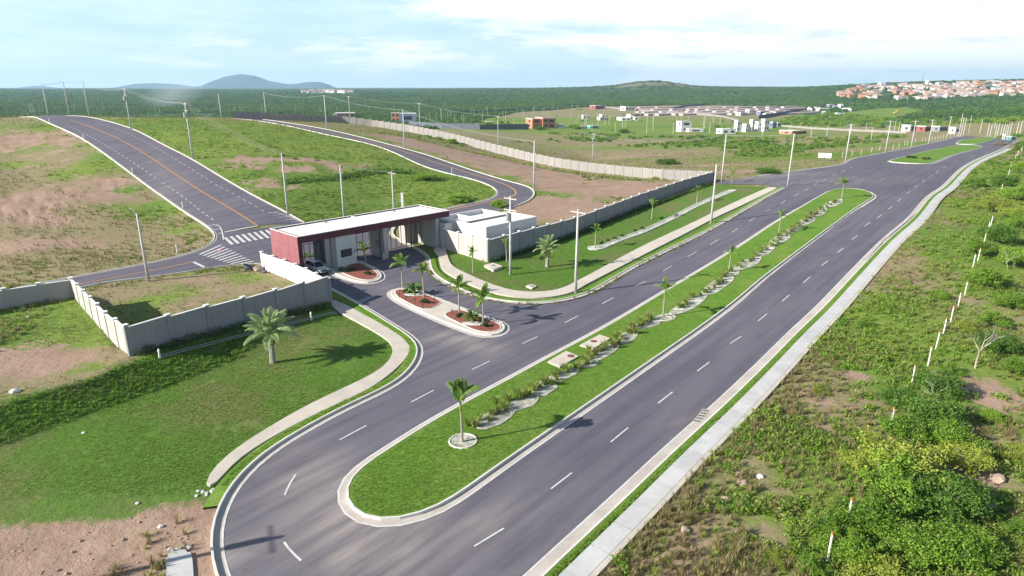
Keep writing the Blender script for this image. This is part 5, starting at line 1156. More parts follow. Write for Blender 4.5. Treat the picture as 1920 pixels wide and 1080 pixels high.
# ------------------------------------------------------------ the estate, building sites and town beyond
def far_pt(px, py, dmax=3500): 
    x, y = G1(px, py, dmax); return x, y, TZ(x, y), scale_at(x, y, TZ(x, y))
M_SITE = mat('pale_site_concrete', (.60, .56, .54), .9, .1, .05)
M_DK = mat('dark_opening', (.03, .03, .035), .5, .1, 1)
M_TEAL = mat('teal_paint', (.10, .35, .30), .6, .1, 1)
M_BLUEG = mat('blue_grey_render', (.18, .22, .32), .8, .08, .1)
M_ORANGE = mat('orange_render', (.60, .30, .16), .85, .08, .1)
M_YEL = mat('yellow_paint', (.62, .45, .06), .6, .08, 1)
M_BROWNR = mat('dull_red_render', (.28, .10, .09), .85, .1, .2)
def house(px, pb, wpx, hpx, name, label, cat='house', mw=M_WHITE, storeys=1, depth=None, rz=.6, roof='flat', rm=None, wins=3, blocks=None, group=None, dmax=3500, notch=False):
    x, y, z, s = far_pt(px, pb, dmax); w = wpx*s; h = hpx*s; d = depth or w*.8; n = max(1, storeys)
    c, q = abs(math.cos(rz)), abs(math.sin(rz)); k = w/(w*c+d*q); w, d = w*k, d*k
    t = thing(name, label, cat, (x, y+d*.3, z-.2), rz, group)
    bl = blocks or [(0, 1, 0, 1, 1)]
    for (a, b_, e, f, hf) in bl:
        b = MB(); b.box((a-.5)*w, (b_-.5)*w, (e-.5)*d, (f-.5)*d, -1, h*hf, mw if not isinstance(mw, list) else mw[bl.index((a, b_, e, f, hf)) % len(mw)], rm or M_ROOFW); b.put('wall', t)
        if roof == 'flat':
            b = MB(); o_ = .12
            b.box((a-.5)*w-.1, (b_-.5)*w+.1, (e-.5)*d-.1, (e-.5)*d+.25, h*hf, h*hf+.35, M_CAP); b.box((a-.5)*w-.1, (b_-.5)*w+.1, (f-.5)*d-.25, (f-.5)*d+.1, h*hf, h*hf+.35, M_CAP); b.box((a-.5)*w-.1, (a-.5)*w+.2, (e-.5)*d+.25, (f-.5)*d-.25, h*hf, h*hf+.35, M_CAP); b.put('parapet', t)
        hh = h*hf; nw = max(1, int(round(wins*(b_-a))))
        for st in range(n if hf > .7 else 1):
            zz = hh*(st+.45)/max(1, n if hf > .7 else 1)
            for i in range(nw):
                cx = ((a+(b_-a)*(i+.5)/nw)-.5)*w; ww = (b_-a)*w/nw*.26
                b = MB(); b.box(cx-ww, cx+ww, (e-.5)*d-.05, (e-.5)*d+.02, zz-.1*hh/n, zz+.28*hh/n, M_DK if wins != 2 else M_GLASS); b.put('window', t)
            b = MB(); b.box((a-.5)*w-.05, (a-.5)*w+.02, (e-.5)*d+.3*(f-e)*d, (e-.5)*d+.55*(f-e)*d, zz-.1*hh/n, zz+.28*hh/n, M_DK); b.put('window', t)
    if roof == 'gable':
        r_ = MB(); r_.add([(-w*.56,-d*.56,h),(w*.56,-d*.56,h),(w*.56,d*.56,h),(-w*.56,d*.56,h),(-w*.56,0,h*1.45),(w*.56,0,h*1.45)], [(0,1,5,4),(2,3,4,5),(1,2,5),(3,0,4),(3,2,1,0)], rm or M_TILE); r_.put('roof', t)
    return t
house(1015, 240.5, 58, 19, 'brick_house', 'two-storey raw red-brick house standing in the green estate', mw=M_BRICK, storeys=2, rz=.35, rm=M_TILE2, blocks=[(0, .36, .1, 1, .92), (.40, .66, 0, 1, 1), (.66, 1, .15, 1, .95)], wins=4)
house(1283, 247, 26, 19, 'white_house', 'tall white block house on pinkish soil in the middle of the estate', storeys=2, rz=.3, blocks=[(0, 1, 0, 1, 1)], wins=1)
house(1303, 247.5, 30, 6, 'garden_wall_block', 'low white and blue wall attached beside the tall white block house', 'wall', mw=M_WHITE, rz=.15, depth=5, wins=1)
house(1363, 251, 32, 9, 'white_house', 'low flat white house right in front of the white row in the estate', rz=.2, wins=2)
for k, (px, pb, w, h, lab) in enumerate([(1383,246,13,19,'leftmost two-storey white house of the white row'),(1399,247,15,14,'second white house of the row, half hidden by the low one'),(1411,245,12,20,'third white two-storey house of the row'),(1421,246,12,17,'fourth white house of the row with dark openings'),(1434,246,15,22,'tallest white house at the right end of the row'),(1449,240,14,11,'blue-grey low house beyond the white row'),(1459,237,9,7,'small bluish house at the end of the white row')]):
    house(px, pb, w, h, 'white_house', lab, mw=M_BLUEG if 'bl' in lab[:8] or 'bluish' in lab else M_WHITE, storeys=2 if h > 12 else 1, rz=.45+.1*(k % 2), wins=2, group='white row houses in the estate')
house(645, 221, 42, 9, 'maroon_house', 'low maroon-walled house behind the pale wall on the hill', mw=M_BROWNR, rz=.2, wins=4)
house(628, 222, 9, 8, 'cream_kiosk', 'small cream block left of the low maroon house', 'building', mw=M_CREAM, rz=.2, wins=1)
house(741, 229, 17, 17, 'orange_house', 'orange-fronted half of the house behind the pale wall', mw=M_ORANGE, storeys=2, rz=.2, wins=2)
house(764, 230, 34, 17, 'grey_house', 'blue-grey boxy house right of the orange-fronted one', mw=M_BLUEG, storeys=1, rz=.12, wins=1)
for px, pb, w, h, lab, m_, bl in [(1178,226,38,9,'long white house with many openings in the far middle of the estate',M_WHITE,[(0,.55,0,1,.6),(.55,.75,.2,1,1),(.75,1,0,1,.75)]),(1129,226,18,11,'grey unfinished house with an upper room in the estate',M_SITE,[(0,1,0,1,.55),(.35,.8,.2,1,1)]),(1098,224,14,8,'concrete shell house with one dark opening',M_SITE,None),(1177,208,26,8,'pale blue-roofed house by the far construction wall',M_WHITE,None),(1121,204,28,6,'long low reddish building near the far construction wall',M_BROWNR,None),(1051,240,15,8,'small white shed right of the red-brick house',M_WHITE,None),(1093,242,16,5,'low white building behind the line of bushes',M_WHITE,None),(1112,241,20,5,'low green-roofed shed behind the line of bushes',M_TEAL,None),(1018,221,0,0,'',M_WHITE,None),(917,233,16,5,'small pinkish hut at the near corner of the estate',M_ORANGE,None),(1490,251,48,6,'low raw-brick ruin in the green field right of the white row',M_BRICK,None),
    (1708,246,28,11,'beige windowless hall beside the far road',M_CREAM,None),(1738,246,28,9,'maroon and white house with dark porch by the far road',M_BROWNR,None),(1764,246,24,9,'dark-fronted flat-roofed house by the far road',M_DGREY,None),(1792,250,20,11,'bright white windowless block by the far road',M_WHITE,None),(1897,262,14,6,'small green hut at the far end of the road',M_TEAL,None),(1886,261,9,8,'pinkish gate pillar block at the far end of the road',M_PINKW,None),(1408,214,18,8,'pale roofless shell at the edge of the building site',M_SITE,None),(1391,217,20,6,'low pale building shell left of the site sheds',M_SITE,None),(1427,216,14,7,'bluish-roofed shed on the building site',M_BLUEG,None),(1437,219,12,6,'small white shed on the site next to the dark fence',M_WHITE,None),(1456,215,10,5,'white hut near the dark site fence',M_WHITE,None)]:
    if w: house(px, pb, w, h, 'house' if 'house' in lab else 'building', lab, 'building' if 'house' not in lab else 'house', mw=m_, rz=random.uniform(.15, .5), blocks=bl, wins=1 if 'windowless' in lab else 3)
for k, (px, pb, w, h) in enumerate([(1522,208,14,5),(1533,206,10,5),(1545,207,20,4),(1558,203,12,7),(1567,205,10,6),(1576,205,11,7),(1588,208,14,4),(1597,209,12,4),(1550,212,14,3),(1575,215,16,3),(1520,205,8,4)]):
    house(px, pb, w, h, 'site_shed', '%s shed of the cluttered site camp left of the digger' % ['whitish', 'pale grey', 'low white', 'tall pale', 'small bluish', 'domed-looking white', 'brownish', 'beige', 'low greyish', 'low broad white', 'far small'][k], 'shed', mw=[M_WHITE, M_SITE, M_WHITE, M_GREYSHADE, M_BLUEG, M_WHITE, M_TILE2, M_CREAM, M_GREYSHADE, M_WHITE, M_SITE][k], rz=random.uniform(0, .6), wins=1, roof='gable' if k in (5, 6) else 'flat', rm=M_ROOFW, group='sheds of the building site camp')
# foundation rows and low walls on the building site
for k in range(48):
    px = 1225+(k//4)*25-(k % 4)*4+random.uniform(-4, 4); py = 214.5-(k % 4)*4.2-(k/48)*1.0
    x, y, z, s = far_pt(px, py); L_ = random.uniform(60, 110); t = thing('foundation_row', 'long pinkish foundation strip in the %s rank of the building site, %s from the left' % (['front', 'second', 'third', 'back'][k % 4], ORD[k//4]), 'foundation', (x, y, z), R(38)+random.uniform(-.05, .05), 'foundation strips on the building site')
    b = MB(); b.box(-L_/2, L_/2, -3, 3, -.5, 1.6, mat('pink_slab', (.50, .42, .39), .9, .15, .05)); b.box(-L_/2, L_/2, -4.2, -3.05, -.5, .4, M_DGREY); b.put('slab', t)
def far_wall(name, label, pts, h, m, th=.4, group=None):
    q = [far_pt(*p) for p in pts]; o = q[0]; t = thing(name, label, 'wall', o[:3], group=group)
    for (x0, y0, z0, _), (x1, y1, z1, _) in zip(q[:-1], q[1:]):
        L_ = math.hypot(x1-x0, y1-y0); n = max(1, int(L_/14))
        for k in range(n):
            f0, f1 = k/n, (k+1)/n; xa, ya, xb, yb = x0+(x1-x0)*f0, y0+(y1-y0)*f0, x0+(x1-x0)*f1, y0+(y1-y0)*f1
            zb = min(TZ(xa, ya), TZ(xb, yb)); put('wall_panel', cube(m), t, ((xa+xb)/2-o[0], (ya+yb)/2-o[1], zb-1-o[2]), math.atan2(yb-ya, xb-xa), (math.hypot(xb-xa, yb-ya)-.5, th, h+1)); put('pilaster', cube(m), t, (xa-o[0], ya-o[1], zb-1-o[2]), math.atan2(yb-ya, xb-xa), (.5, th+.2, h+1.4))
far_wall('estate_wall', 'long white wall curving in front of the pink building site', [(1098,199.5),(1140,202),(1180,206.5),(1240,210.5),(1300,214.5),(1350,219),(1385,228)], 1.9, M_BLK)
far_wall('estate_wall', 'pale wall running right from the white row towards the far road', [(1455,236),(1520,241.5),(1590,245),(1660,248),(1700,250)], 1.4, M_BLK)
far_wall('slate_wall', 'dark slate-blue wall between the brown field and the green estate', [(768,236),(830,242),(900,243),(960,243),(992,243)], 4.3, M_DBLUE)
far_wall('slate_wall', 'dark wall along the far side of the green estate below the forest', [(860,214),(900,213),(960,209),(1040,202),(1110,195)], 3.5, M_DBLUE)
far_wall('slate_wall', 'dark fence slanting across the pink building site', [(1262,206),(1290,201),(1330,196)], 4.0, M_DBLUE)
far_wall('slate_wall', 'dark fence at the right edge of the pink building site', [(1422,224),(1460,217),(1500,209),(1545,203)], 4.0, M_DBLUE)
# digger
x, y, z, s = far_pt(1678, 214); t = thing('excavator', 'yellow excavator with raised arm on the cleared ground below the town', 'excavator', (x, y, z), .3)
b = MB(); b.box(-3.2, 2.2, -1.6, 1.6, 1.2, 3.0, M_YEL); b.box(.2, 1.9, -1.5, .2, 3.0, 4.6, M_YEL); b.put('body', t)
b = MB(); b.box(-3.4, 2.8, -2.0, -1.1, 0, 1.15, M_BLACK); b.put('track', t); b = MB(); b.box(-3.4, 2.8, 1.1, 2.0, 0, 1.15, M_BLACK); b.put('track', t)
b = MB(); b.tube([(2, .8, 2.4), (5.5, .8, 7.2), (8.2, .8, 8.0)], [.7, .6, .4], M_YEL, 4); b.put('boom', t); b = MB(); b.tube([(8.2, .8, 8.0), (9.2, .8, 3.8)], [.45, .35], M_YEL, 4); b.put('stick', t); b = MB(); b.box(8.6, 10.0, .2, 1.4, 2.6, 3.8, M_DGREY); b.put('bucket', t); t.scale = (.62,)*3
# masts on the skyline
for px, pb, pt, lab, m_, w in [(1213,174,163,'red and white lattice mast at the foot of the scrubby hill',M_TILE,1.6),(1728,160,139,'thin radio mast rising from the distant town',M_GALV,1.2),(870,165,155,'thin mast on the far skyline left of the hill',M_GALV,1.2),(1236,152,149,'tiny mast on top of the scrubby hill',M_GALV,1.0)]:
    x, y, z, s = far_pt(px, pb, 4000); h = (pb-pt)*s; t = thing('radio_mast', lab, 'mast', (x, y, z)); b = MB(); 
    for a in range(3): b.tube([(w*math.cos(a*2.1), w*math.sin(a*2.1), -2), (.2*math.cos(a*2.1), .2*math.sin(a*2.1), h)], .22, m_, 3)
    for q in range(8): zz = h*q/8; r_ = w*(1-q/8)+.2; b.tube([(r_*math.cos(a*2.1), r_*math.sin(a*2.1), zz) for a in (0, 1, 2, 3)], .16, m_, 3)
    b.put('lattice', t)
# street poles of the estate: thin, all alike
pole_me = {}
def tpole(h):
    if h not in pole_me: b = MB(); b.tube([(0, 0, -1), (0, 0, h)], [.20, .13], M_CONC, 5); pole_me[h] = b.mesh('street_pole_shaft')
    return pole_me[h]
LM = [('the red-brick house', 1015, 240), ('the tall white block house', 1283, 247), ('the white row houses', 1410, 246), ('the long white house', 1178, 226), ('the concrete shell house', 1098, 224), ('the orange-fronted house', 741, 229), ('the far road hall', 1708, 246), ('the brick ruin', 1490, 251), ('the far corner of the estate', 960, 212), ('the end of the far road', 1850, 260), ('the maroon house', 645, 221), ('the dark slate wall', 870, 240), ('the site sheds', 1545, 208), ('the hill crest road', 90, 214)]
def near_label(px, py, used={}):
    nm_, lx, ly = min(LM, key=lambda l: abs(l[1]-px)+2*abs(l[2]-py)); d = px-lx
    side = 'just beside' if abs(d) < 8 else ('right of' if d > 0 else 'left of'); k = (nm_, side); used[k] = used.get(k, 0)+1
    return nm_, side, used[k]-1
EPL = [(1121,240,214),(1085,226,214),(1134,234,215),(1142,234,216),(1153,248,229),(1167,240,228),(1172,240,227),(1212,250,217),(1224,245,215),(1224,226,213),(1262,250,230),(1268,232,221),(1277,226,218),(1290,228,216),(1318,248,220),(1321,240,217),(1330,250,232),(1337,230,219),(1350,232,222),(1387,250,234),(1429,254,236),(1110,246,230),(1120,222,212),(1099,240,220),(1096,238,222),(1132,214,202),(1160,212,200),(1190,212,202),(1200,224,211),(1213,216,203),(1083,206,196),(1073,205,194),(1046,210,198),(1038,206,196),(1002,212,198),(999,214,203),(981,220,205),(969,213,203),(963,238,223),(1020,214,203),(1026,220,207),(1070,224,210),(1080,232,221),(948,226,207),(943,222,209),(928,215,200),(914,219,200),(905,228,207),(897,215,207),(889,222,206),(883,214,203),(870,232,213),(866,229,215),(853,231,216),(845,222,209),(827,224,202),(828,230,205),(840,222,209),(818,228,212),(806,226,212),(799,228,214),(740,224,200),(601,214,201),(632,211,200),(555,213,183),(492,214,191),(441,210,189),(416,219,177),(452,221,188),(292,216,193),(300,215,195),(357,206,186),(194,210,187),(141,212,195),(76,213,158),(66,214,186),(60,213,184),(63,214,187),(58,215,187),
 (1633,262,240),(1595,250,232),(1550,256,238),(1520,258,242),(1480,252,238),(1623,246,228),(1677,244,226),(1685,246,236),(1797,256,213),(1801,256,222),(1806,253,222),(1815,252,219),(1837,250,224),(1851,254,233),(1856,255,236),(1862,252,236),(1870,254,238),(1880,256,233),(1884,257,232),(1888,255,233),(1893,252,236),(1905,255,242),(1912,250,240),(1865,257,247),(1875,258,246)]
for px, pb, pt in EPL:
    x, y, z, s = far_pt(px, pb, 1500); h = min(14, max(6, round((pb-pt)*s))); nm_, side, k = near_label(px, pb)
    t = thing('street_pole', 'thin pale street pole %s %s%s' % (side, nm_, ', %s counted' % ORD[min(k, 19)] if k else ''), 'pole', (x, y, z), group='thin street poles of the estate and far roads'); put('shaft', tpole(h), t); put('lamp_arm', cube(M_GALV), t, (.6, 0, h-.3), .4, (1.3, .12, .12))

# the town on the hill: small houses under red and pale roofs
HM = []
for k, (mw, mr) in enumerate([(M_WHITE, M_TILE), (M_PINKW, M_TILE2), (M_ORANGE, M_TILE), (M_WHITE, M_ROOFW), (M_CREAM, M_TILE2), (M_BRICK, M_TILE), (M_GREYSHADE, M_GREYSHADE), (M_WHITE, M_TILE2)]):
    w, d, h = 5.5, 4.2, 3.4+(k % 3)*.9
    a = MB(); a.box(-w, w, -d, d, -3, h, mw); b = MB()
    if k in (3, 6): b.box(-w-.3, w+.3, -d-.3, d+.3, h, h+.4, mr)
    else: b.add([(-w-.6,-d-.6,h),(w+.6,-d-.6,h),(w+.6,d+.6,h),(-w-.6,d+.6,h),(-w-.6,0,h+2),(w+.6,0,h+2)], [(0,1,5,4),(2,3,4,5),(1,2,5),(3,0,4),(3,2,1,0)], mr)
    c = MB(); c.box(-w*.5, -w*.2, -d-.06, -d, .9, 2.2, M_DK); c2 = MB(); c2.box(w*.1, w*.4, -d-.06, -d, 0, 2.2, M_DK)
    HM.append((a.mesh('house_wall'), b.mesh('house_roof'), c.mesh('house_window'), c2.mesh('house_door'), ['white', 'pinkish', 'orange', 'white', 'cream', 'raw brick', 'grey', 'white'][k], ['red tiled', 'faded tiled', 'red tiled', 'pale flat', 'faded tiled', 'red tiled', 'grey flat', 'faded tiled'][k]))
town = []
tt = 0
while len(town) < 262 and tt < 6000:
    tt += 1; px = random.uniform(1575, 1935); f = random.random()
    lo = np.interp(px, [1575, 1620, 1680, 1720, 1800, 1930], [182, 184, 186, 188, 183, 177]); hi = np.interp(px, [1575, 1620, 1700, 1800, 1930], [176, 161, 159, 156, 152.5])
    py = hi+(lo-hi)*f
    if 1596 < px < 1622 and 172 < py < 182 or 1655 < px < 1680 and 172 < py < 186: continue
    if any(abs(px-a) < 3.4 and abs(py-b) < 1.0 for a, b in town): continue
    town.append((px, py))
q_ = G(town, 2600); zt_ = T(np.array(q_)[:, 0], np.array(q_)[:, 1])
for (px, py), (x, y), z in zip(town, q_, zt_):
    k = random.choices(range(8), [3.5, 3, 1, 4, 2, 1.2, 1.5, 3])[0]
    if px < 1620: k = random.choice((2, 5, 1, 1))
    a, b, c, d, n1_, n2_ = HM[k]; zone_ = 'left end' if px < 1660 else ('middle' if px < 1790 else 'right part'); lvl = 'lower' if py > 174 else ('upper' if py < 163 else 'middle')
    t = thing('town_house', '%s house under a %s roof, %s slope, %s of the distant town' % (n1_, n2_, lvl, zone_), 'house', (x, y, float(z)), random.uniform(-.5, .5), 'small houses of the distant hillside town')
    sc = random.uniform(.8, 1.35); t.scale = (sc*random.uniform(.8, 1.3), sc, sc); put('wall', a, t); put('roof', b, t); put('window', c, t); put('door', d, t)
for px, py, w, h, lab, m_ in [(1652,163,7,8,'tall white slab block on the town skyline',M_WHITE),(1663,163,10,9,'broad dark grey block of flats on the town skyline',M_BLUEG),(1684,187,7,6,'white gabled building at the lowest edge of the town',M_WHITE),(1740,158,5,7,'white water tower block above the town roofs',M_WHITE),(1780,163,40,3,'long low pale hall in the upper right town',M_WHITE),(1850,158,44,3,'long red-roofed hall in the upper right town',M_TILE2),(1740,184,50,3,'long pinkish wall along the lower edge of the town',M_PINKW)]:
    house(px, py, w, h, 'town_building', lab, 'building', mw=m_, rz=.1, wins=3, storeys=3 if h > 7 else 1, depth=14, dmax=2600)
# white village below the mountains, and pale specks on the skyline
vil = [(random.uniform(565, 660), 0) for _ in range(46)]
for k, (px, _) in enumerate(vil):
    D = 2600+random.uniform(-260, 260); x = (px-960)/FPX*cp*D; y = D; z = TZ(x, y); mi = random.choice((0, 3, 7)); a, b, c, d, n1_, n2_ = HM[mi]
    t = thing('village_house', 'tiny %s house with %s roof in the far village below the blue hills' % (n1_, n2_), 'house', (x, y, z), random.uniform(-.5, .5), 'houses of the far white village'); t.scale = (1.5, 1.3, 1.5); put('wall', a, t); put('roof', b, t)

# blue mountains
def hill(label, prof, D, depth, seed):
    """prof: skyline points (picture column, row) measured; built as a ridge with real depth"""
    xs = np.linspace(prof[0][0], prof[-1][0], 90); rows = np.interp(xs, [p[0] for p in prof], [p[1] for p in prof]); V = []; m = 9
    for i_, (c, r_) in enumerate(zip(xs, rows)):
        h = CAM_H+(HORIZON-r_)/FPX*D*cp
        h0 = -20
        for k in range(-m, m+1):
            f = 1-abs(k)/m; f = f*f*(3-2*f); x = (c-960)/FPX*cp*D*(1+k*depth/D/m*.5); y = D+k*depth/m
            nz = mnoise.noise(Vector((x*.0011, y*.0011, seed)))*.16+mnoise.noise(Vector((x*.004, y*.004, seed)))*.06
            V.append((x, y, h0+(h-h0)*max(0, f*(1+nz*(1-f)*2))))
    k = 2*m+1; F = [(i_*k+j, (i_+1)*k+j, (i_+1)*k+j+1, i_*k+j+1) for i_ in range(len(xs)-1) for j in range(k-1)]
    me = mesh_np('hills', V, np.array(F), [M_HILL], smooth=True)
    if me.polygons[len(F)//2].normal.z < 0: me.flip_normals()
    put('hills', me, kind='structure')
M_HILL = mat('hill_scrub', (.02, .055, .085), .95, .3, .004, col2=(.08, .10, .08))  # scrub pushed towards blue: distance haze put into the base colour
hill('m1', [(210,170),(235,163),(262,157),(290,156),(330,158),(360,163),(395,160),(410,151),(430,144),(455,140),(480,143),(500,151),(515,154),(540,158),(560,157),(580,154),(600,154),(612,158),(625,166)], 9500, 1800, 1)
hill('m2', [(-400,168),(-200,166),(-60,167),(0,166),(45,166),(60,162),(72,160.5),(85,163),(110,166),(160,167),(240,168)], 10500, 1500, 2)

# ------------------------------------------------------------ vegetation: protos and scatters
PROTO = {}
def protocol(name, meshes):
    c = bpy.data.collections.new(name)
    for k, me in enumerate(meshes):
        o = bpy.data.objects.new('%s_%02d' % (name, k), me); c.objects.link(o)
    return c
def scatter(name, label, cat, pts, sc, col, tilt=.15, n_proto=1, zs=None):
    n = len(pts)
    if n == 0: return
    me = bpy.data.meshes.new(name); me.vertices.add(n); me.vertices.foreach_set('co', np.asarray(pts, np.float32).ravel())
    a = me.attributes.new('rot', 'FLOAT_VECTOR', 'POINT'); r = np.c_[rng.normal(0, tilt, n), rng.normal(0, tilt, n), rng.uniform(0, 6.283, n)].astype(np.float32); a.data.foreach_set('vector', r.ravel())
    a = me.attributes.new('scl', 'FLOAT_VECTOR', 'POINT'); sc = np.asarray(sc, np.float32); 
    if sc.ndim == 1: sc = np.stack([sc, sc, sc*(1 if zs is None else zs)], 1).astype(np.float32)
    a.data.foreach_set('vector', sc.ravel())
    a = me.attributes.new('idx', 'INT', 'POINT'); a.data.foreach_set('value', rng.integers(0, n_proto, n).astype(np.int32))
    o = put(name, me, label=label, category=cat, kind='stuff')
    ng = bpy.data.node_groups.new('scatter_'+name, 'GeometryNodeTree'); ng.interface.new_socket('Geometry', in_out='INPUT', socket_type='NodeSocketGeometry'); ng.interface.new_socket('Geometry', in_out='OUTPUT', socket_type='NodeSocketGeometry')
    gi = ng.nodes.new('NodeGroupInput'); go = ng.nodes.new('NodeGroupOutput'); ip = ng.nodes.new('GeometryNodeInstanceOnPoints'); ci = ng.nodes.new('GeometryNodeCollectionInfo'); ci.inputs['Collection'].default_value = col; ci.inputs['Separate Children'].default_value = True; ci.inputs['Reset Children'].default_value = True
    def att(nm_, tp):
        q = ng.nodes.new('GeometryNodeInputNamedAttribute'); q.data_type = tp; q.inputs['Name'].default_value = nm_; return next(s for s in q.outputs if s.enabled and s.name == 'Attribute')
    L_ = ng.links.new; L_(gi.outputs[0], ip.inputs['Points']); L_(ci.outputs[0], ip.inputs['Instance']); ip.inputs['Pick Instance'].default_value = True
    L_(att('idx', 'INT'), ip.inputs['Instance Index']); L_(att('scl', 'FLOAT_VECTOR'), ip.inputs['Scale'])
    e = ng.nodes.new('FunctionNodeEulerToRotation'); L_(att('rot', 'FLOAT_VECTOR'), e.inputs[0]); L_(e.outputs[0], ip.inputs['Rotation']); L_(ip.outputs[0], go.inputs[0])
    md = o.modifiers.new('scatter', 'NODES'); md.node_group = ng
    return o
def polar(n, d0, d1, a0=-44, a1=44, p=1.0):
    a = np.radians(rng.uniform(a0, a1, n)); u = rng.uniform(0, 1, n)
    r = np.exp(np.log(d0)+(np.log(d1)-np.log(d0))*u**p); return r*np.sin(a), r*np.cos(a)
# things no plant may stand on
walkR = offset(rl, 3.1)
BUILT = [road_main, road_big, road_rear, med, med2, med3, wl, wd]
RSTRIP = rl+walkR[::-1]; CSTRIP = cl+offset(cl, -1.6)[::-1]; DSTRIP = dl+offset(dl, -1.5)[::-1]
GATEB = [gl(-1, -1), gl(28, -1), gl(42, -9.5), gl(42, 8), gl(-1, 9)]
BUILT += [RSTRIP, CSTRIP, DSTRIP, GATEB, [tuple(q) for q in BRK], force(G([(560,417),(800,404),(860,400),(850,440),(720,450)]))]
def free(x, y, lawns=True):
    ok = np.ones(len(x), bool)
    for b in BUILT+([LAWNL, LAWNR] if lawns else []): ok &= ~pip(x, y, b)
    return ok
def keepkerb(x, y, d=.7):
    ok = np.ones(len(x), bool)
    for l in (bigl, bigr, rin, rout, fl_, stl): ok &= pdist(x, y, l[::2]) > d
    return ok
lowleaf = [leafball('weed_bush_%d' % k, .5, .5, .42, 70, .075, L_WEED if k % 2 else L_TREE, 20+k, .15, 6) for k in range(4)]
C_WEED = protocol('weeds', [tuft('weed_tuft_a', 22, .42, .40, .022, L_WEED, 11), tuft('weed_tuft_b', 18, .32, .45, .026, L_WEED, 12)]+lowleaf[:3])
C_DRY = protocol('dry_tufts', [tuft('dry_tuft_a', 24, .40, .30, .016, L_DRY, 13), tuft('dry_tuft_b', 20, .55, .35, .016, L_DRY, 14), tuft('dry_tuft_c', 18, .3, .4, .02, L_WEED, 15)])
C_LAWN = protocol('lawn_tufts', [tuft('lawn_tuft_a', 16, .10, .12, .008, L_GRASS, 16), tuft('lawn_tuft_b', 14, .08, .14, .009, L_GRASS, 17)])
C_BUSH = protocol('bushes', [leafball('bush_%d' % k, .5, .5, .45, 420, .055, (L_TREE, L_TREED, L_WEED)[k % 3], 40+k, .25, 10) for k in range(5)])
C_FOR = protocol('forest_crowns', [leafball('forest_crown_%d' % k, .5, .5, .42, 170, .085, (L_FOREST, L_FOREST, L_TREED)[k % 3], 60+k, .2, 8) for k in range(5)])
def zsel(x, y):
    z = zone(x, y); return z[:, 0], z[:, 1], z[:, 3]
def clump(x, y, f, s=0): return np.array([mnoise.noise(Vector((a*f, b*f, s))) for a, b in zip(x, y)])
# 1 weeds and low shrubs of all the unmown land, thinning on bare soil
x, y = polar(150000, 24, 330, -46, 46, .8)
ok = free(x, y); x, y = x[ok], y[ok]; ok = keepkerb(x, y); x, y = x[ok], y[ok]
lu, di, fo = zsel(x, y); cn = clump(x, y, .13)+.6*clump(x, y, .6, 4)
pr = np.clip(.02+.50*lu+cn*.75-1.1*np.clip(di, 0, 1), 0, 1)*(fo < .5)
k = rng.uniform(0, 1, len(x)) < pr*.9; x, y, lu, cn = x[k], y[k], lu[k], cn[k]
rightside = x > np.interp(y, [p[1] for p in rl], [p[0] for p in rl])
sc = rng.uniform(.5, 1.15, len(x))*(1+.5*np.clip(cn, 0, 1))*np.where(rightside, 1.15, .85); 
yard = pip(x, y, MASK3); sc = np.where(yard, sc*.45, sc)
scatter('weeds', 'low green weeds and shrubs covering the unmown ground', 'weeds', np.c_[x, y, T(x, y)-.02], sc, C_WEED, n_proto=5)
# 2 dry grass
x, y = polar(110000, 24, 300, -46, 46, .8); ok = free(x, y); x, y = x[ok], y[ok]; ok = keepkerb(x, y); x, y = x[ok], y[ok]
lu, di, fo = zsel(x, y); cn = clump(x, y, .09, 9)+.5*clump(x, y, .5, 2); pr = np.clip(.75-.5*lu+cn*.9-.9*np.clip(di, 0, 1), 0, 1)*(fo < .5)
k = rng.uniform(0, 1, len(x)) < pr; x, y = x[k], y[k]; yard = pip(x, y, MASK3)
scatter('dry_grass', 'dry straw-coloured grass tufts across the fields', 'grass', np.c_[x, y, T(x, y)-.02], rng.uniform(.5, 1.2, len(x))*np.where(yard, .5, 1), C_DRY, n_proto=3)
# 3 lawn blades near the camera
x, y = polar(340000, 24, 110, -44, 44, 1.0); k = (pip(x, y, offset(med, -.3, True)) | ((pip(x, y, LAWNL) | pip(x, y, LAWNR)) & free(x, y, False)) | (pip(x, y, CSTRIP) & (y > 36) & (pdist(x, y, cl[::2]) > .75) & (pdist(x, y, cl[::2]) < 1.35)) | (pip(x, y, RSTRIP) & (pdist(x, y, rl[::2]) > .98) & (pdist(x, y, rl[::2]) < 1.35)))
x, y = x[k], y[k]
for b in BEDS+PL_POLY if 'PL_POLY' in globals() else BEDS: k = ~pip(x, y, b); x, y = x[k], y[k]
zz_ = zone(x, y); nz_ = clump(x, y, .35, 3)+.6*clump(x, y, 1.2, 8); k = ((zz_[:, 2]+nz_*.8 > .62) & (rng.uniform(0, 1, len(x)) > zz_[:, 1]*1.2)) | pip(x, y, med) | (pdist(x, y, rl[::2]) < 1.5) | (pdist(x, y, cl[::2]) < 1.5); x, y = x[k], y[k]
inm = pip(x, y, med) | (pdist(x, y, rl[::2]) < 1.5) | (pdist(x, y, cl[::2]) < 1.5)
scatter('lawn_grass', 'short mown grass blades on the lawns and median', 'grass', np.c_[x, y, T(x, y)+np.where(inm, .20, -.02)], rng.uniform(.45, .95, len(x)), C_LAWN, n_proto=2)
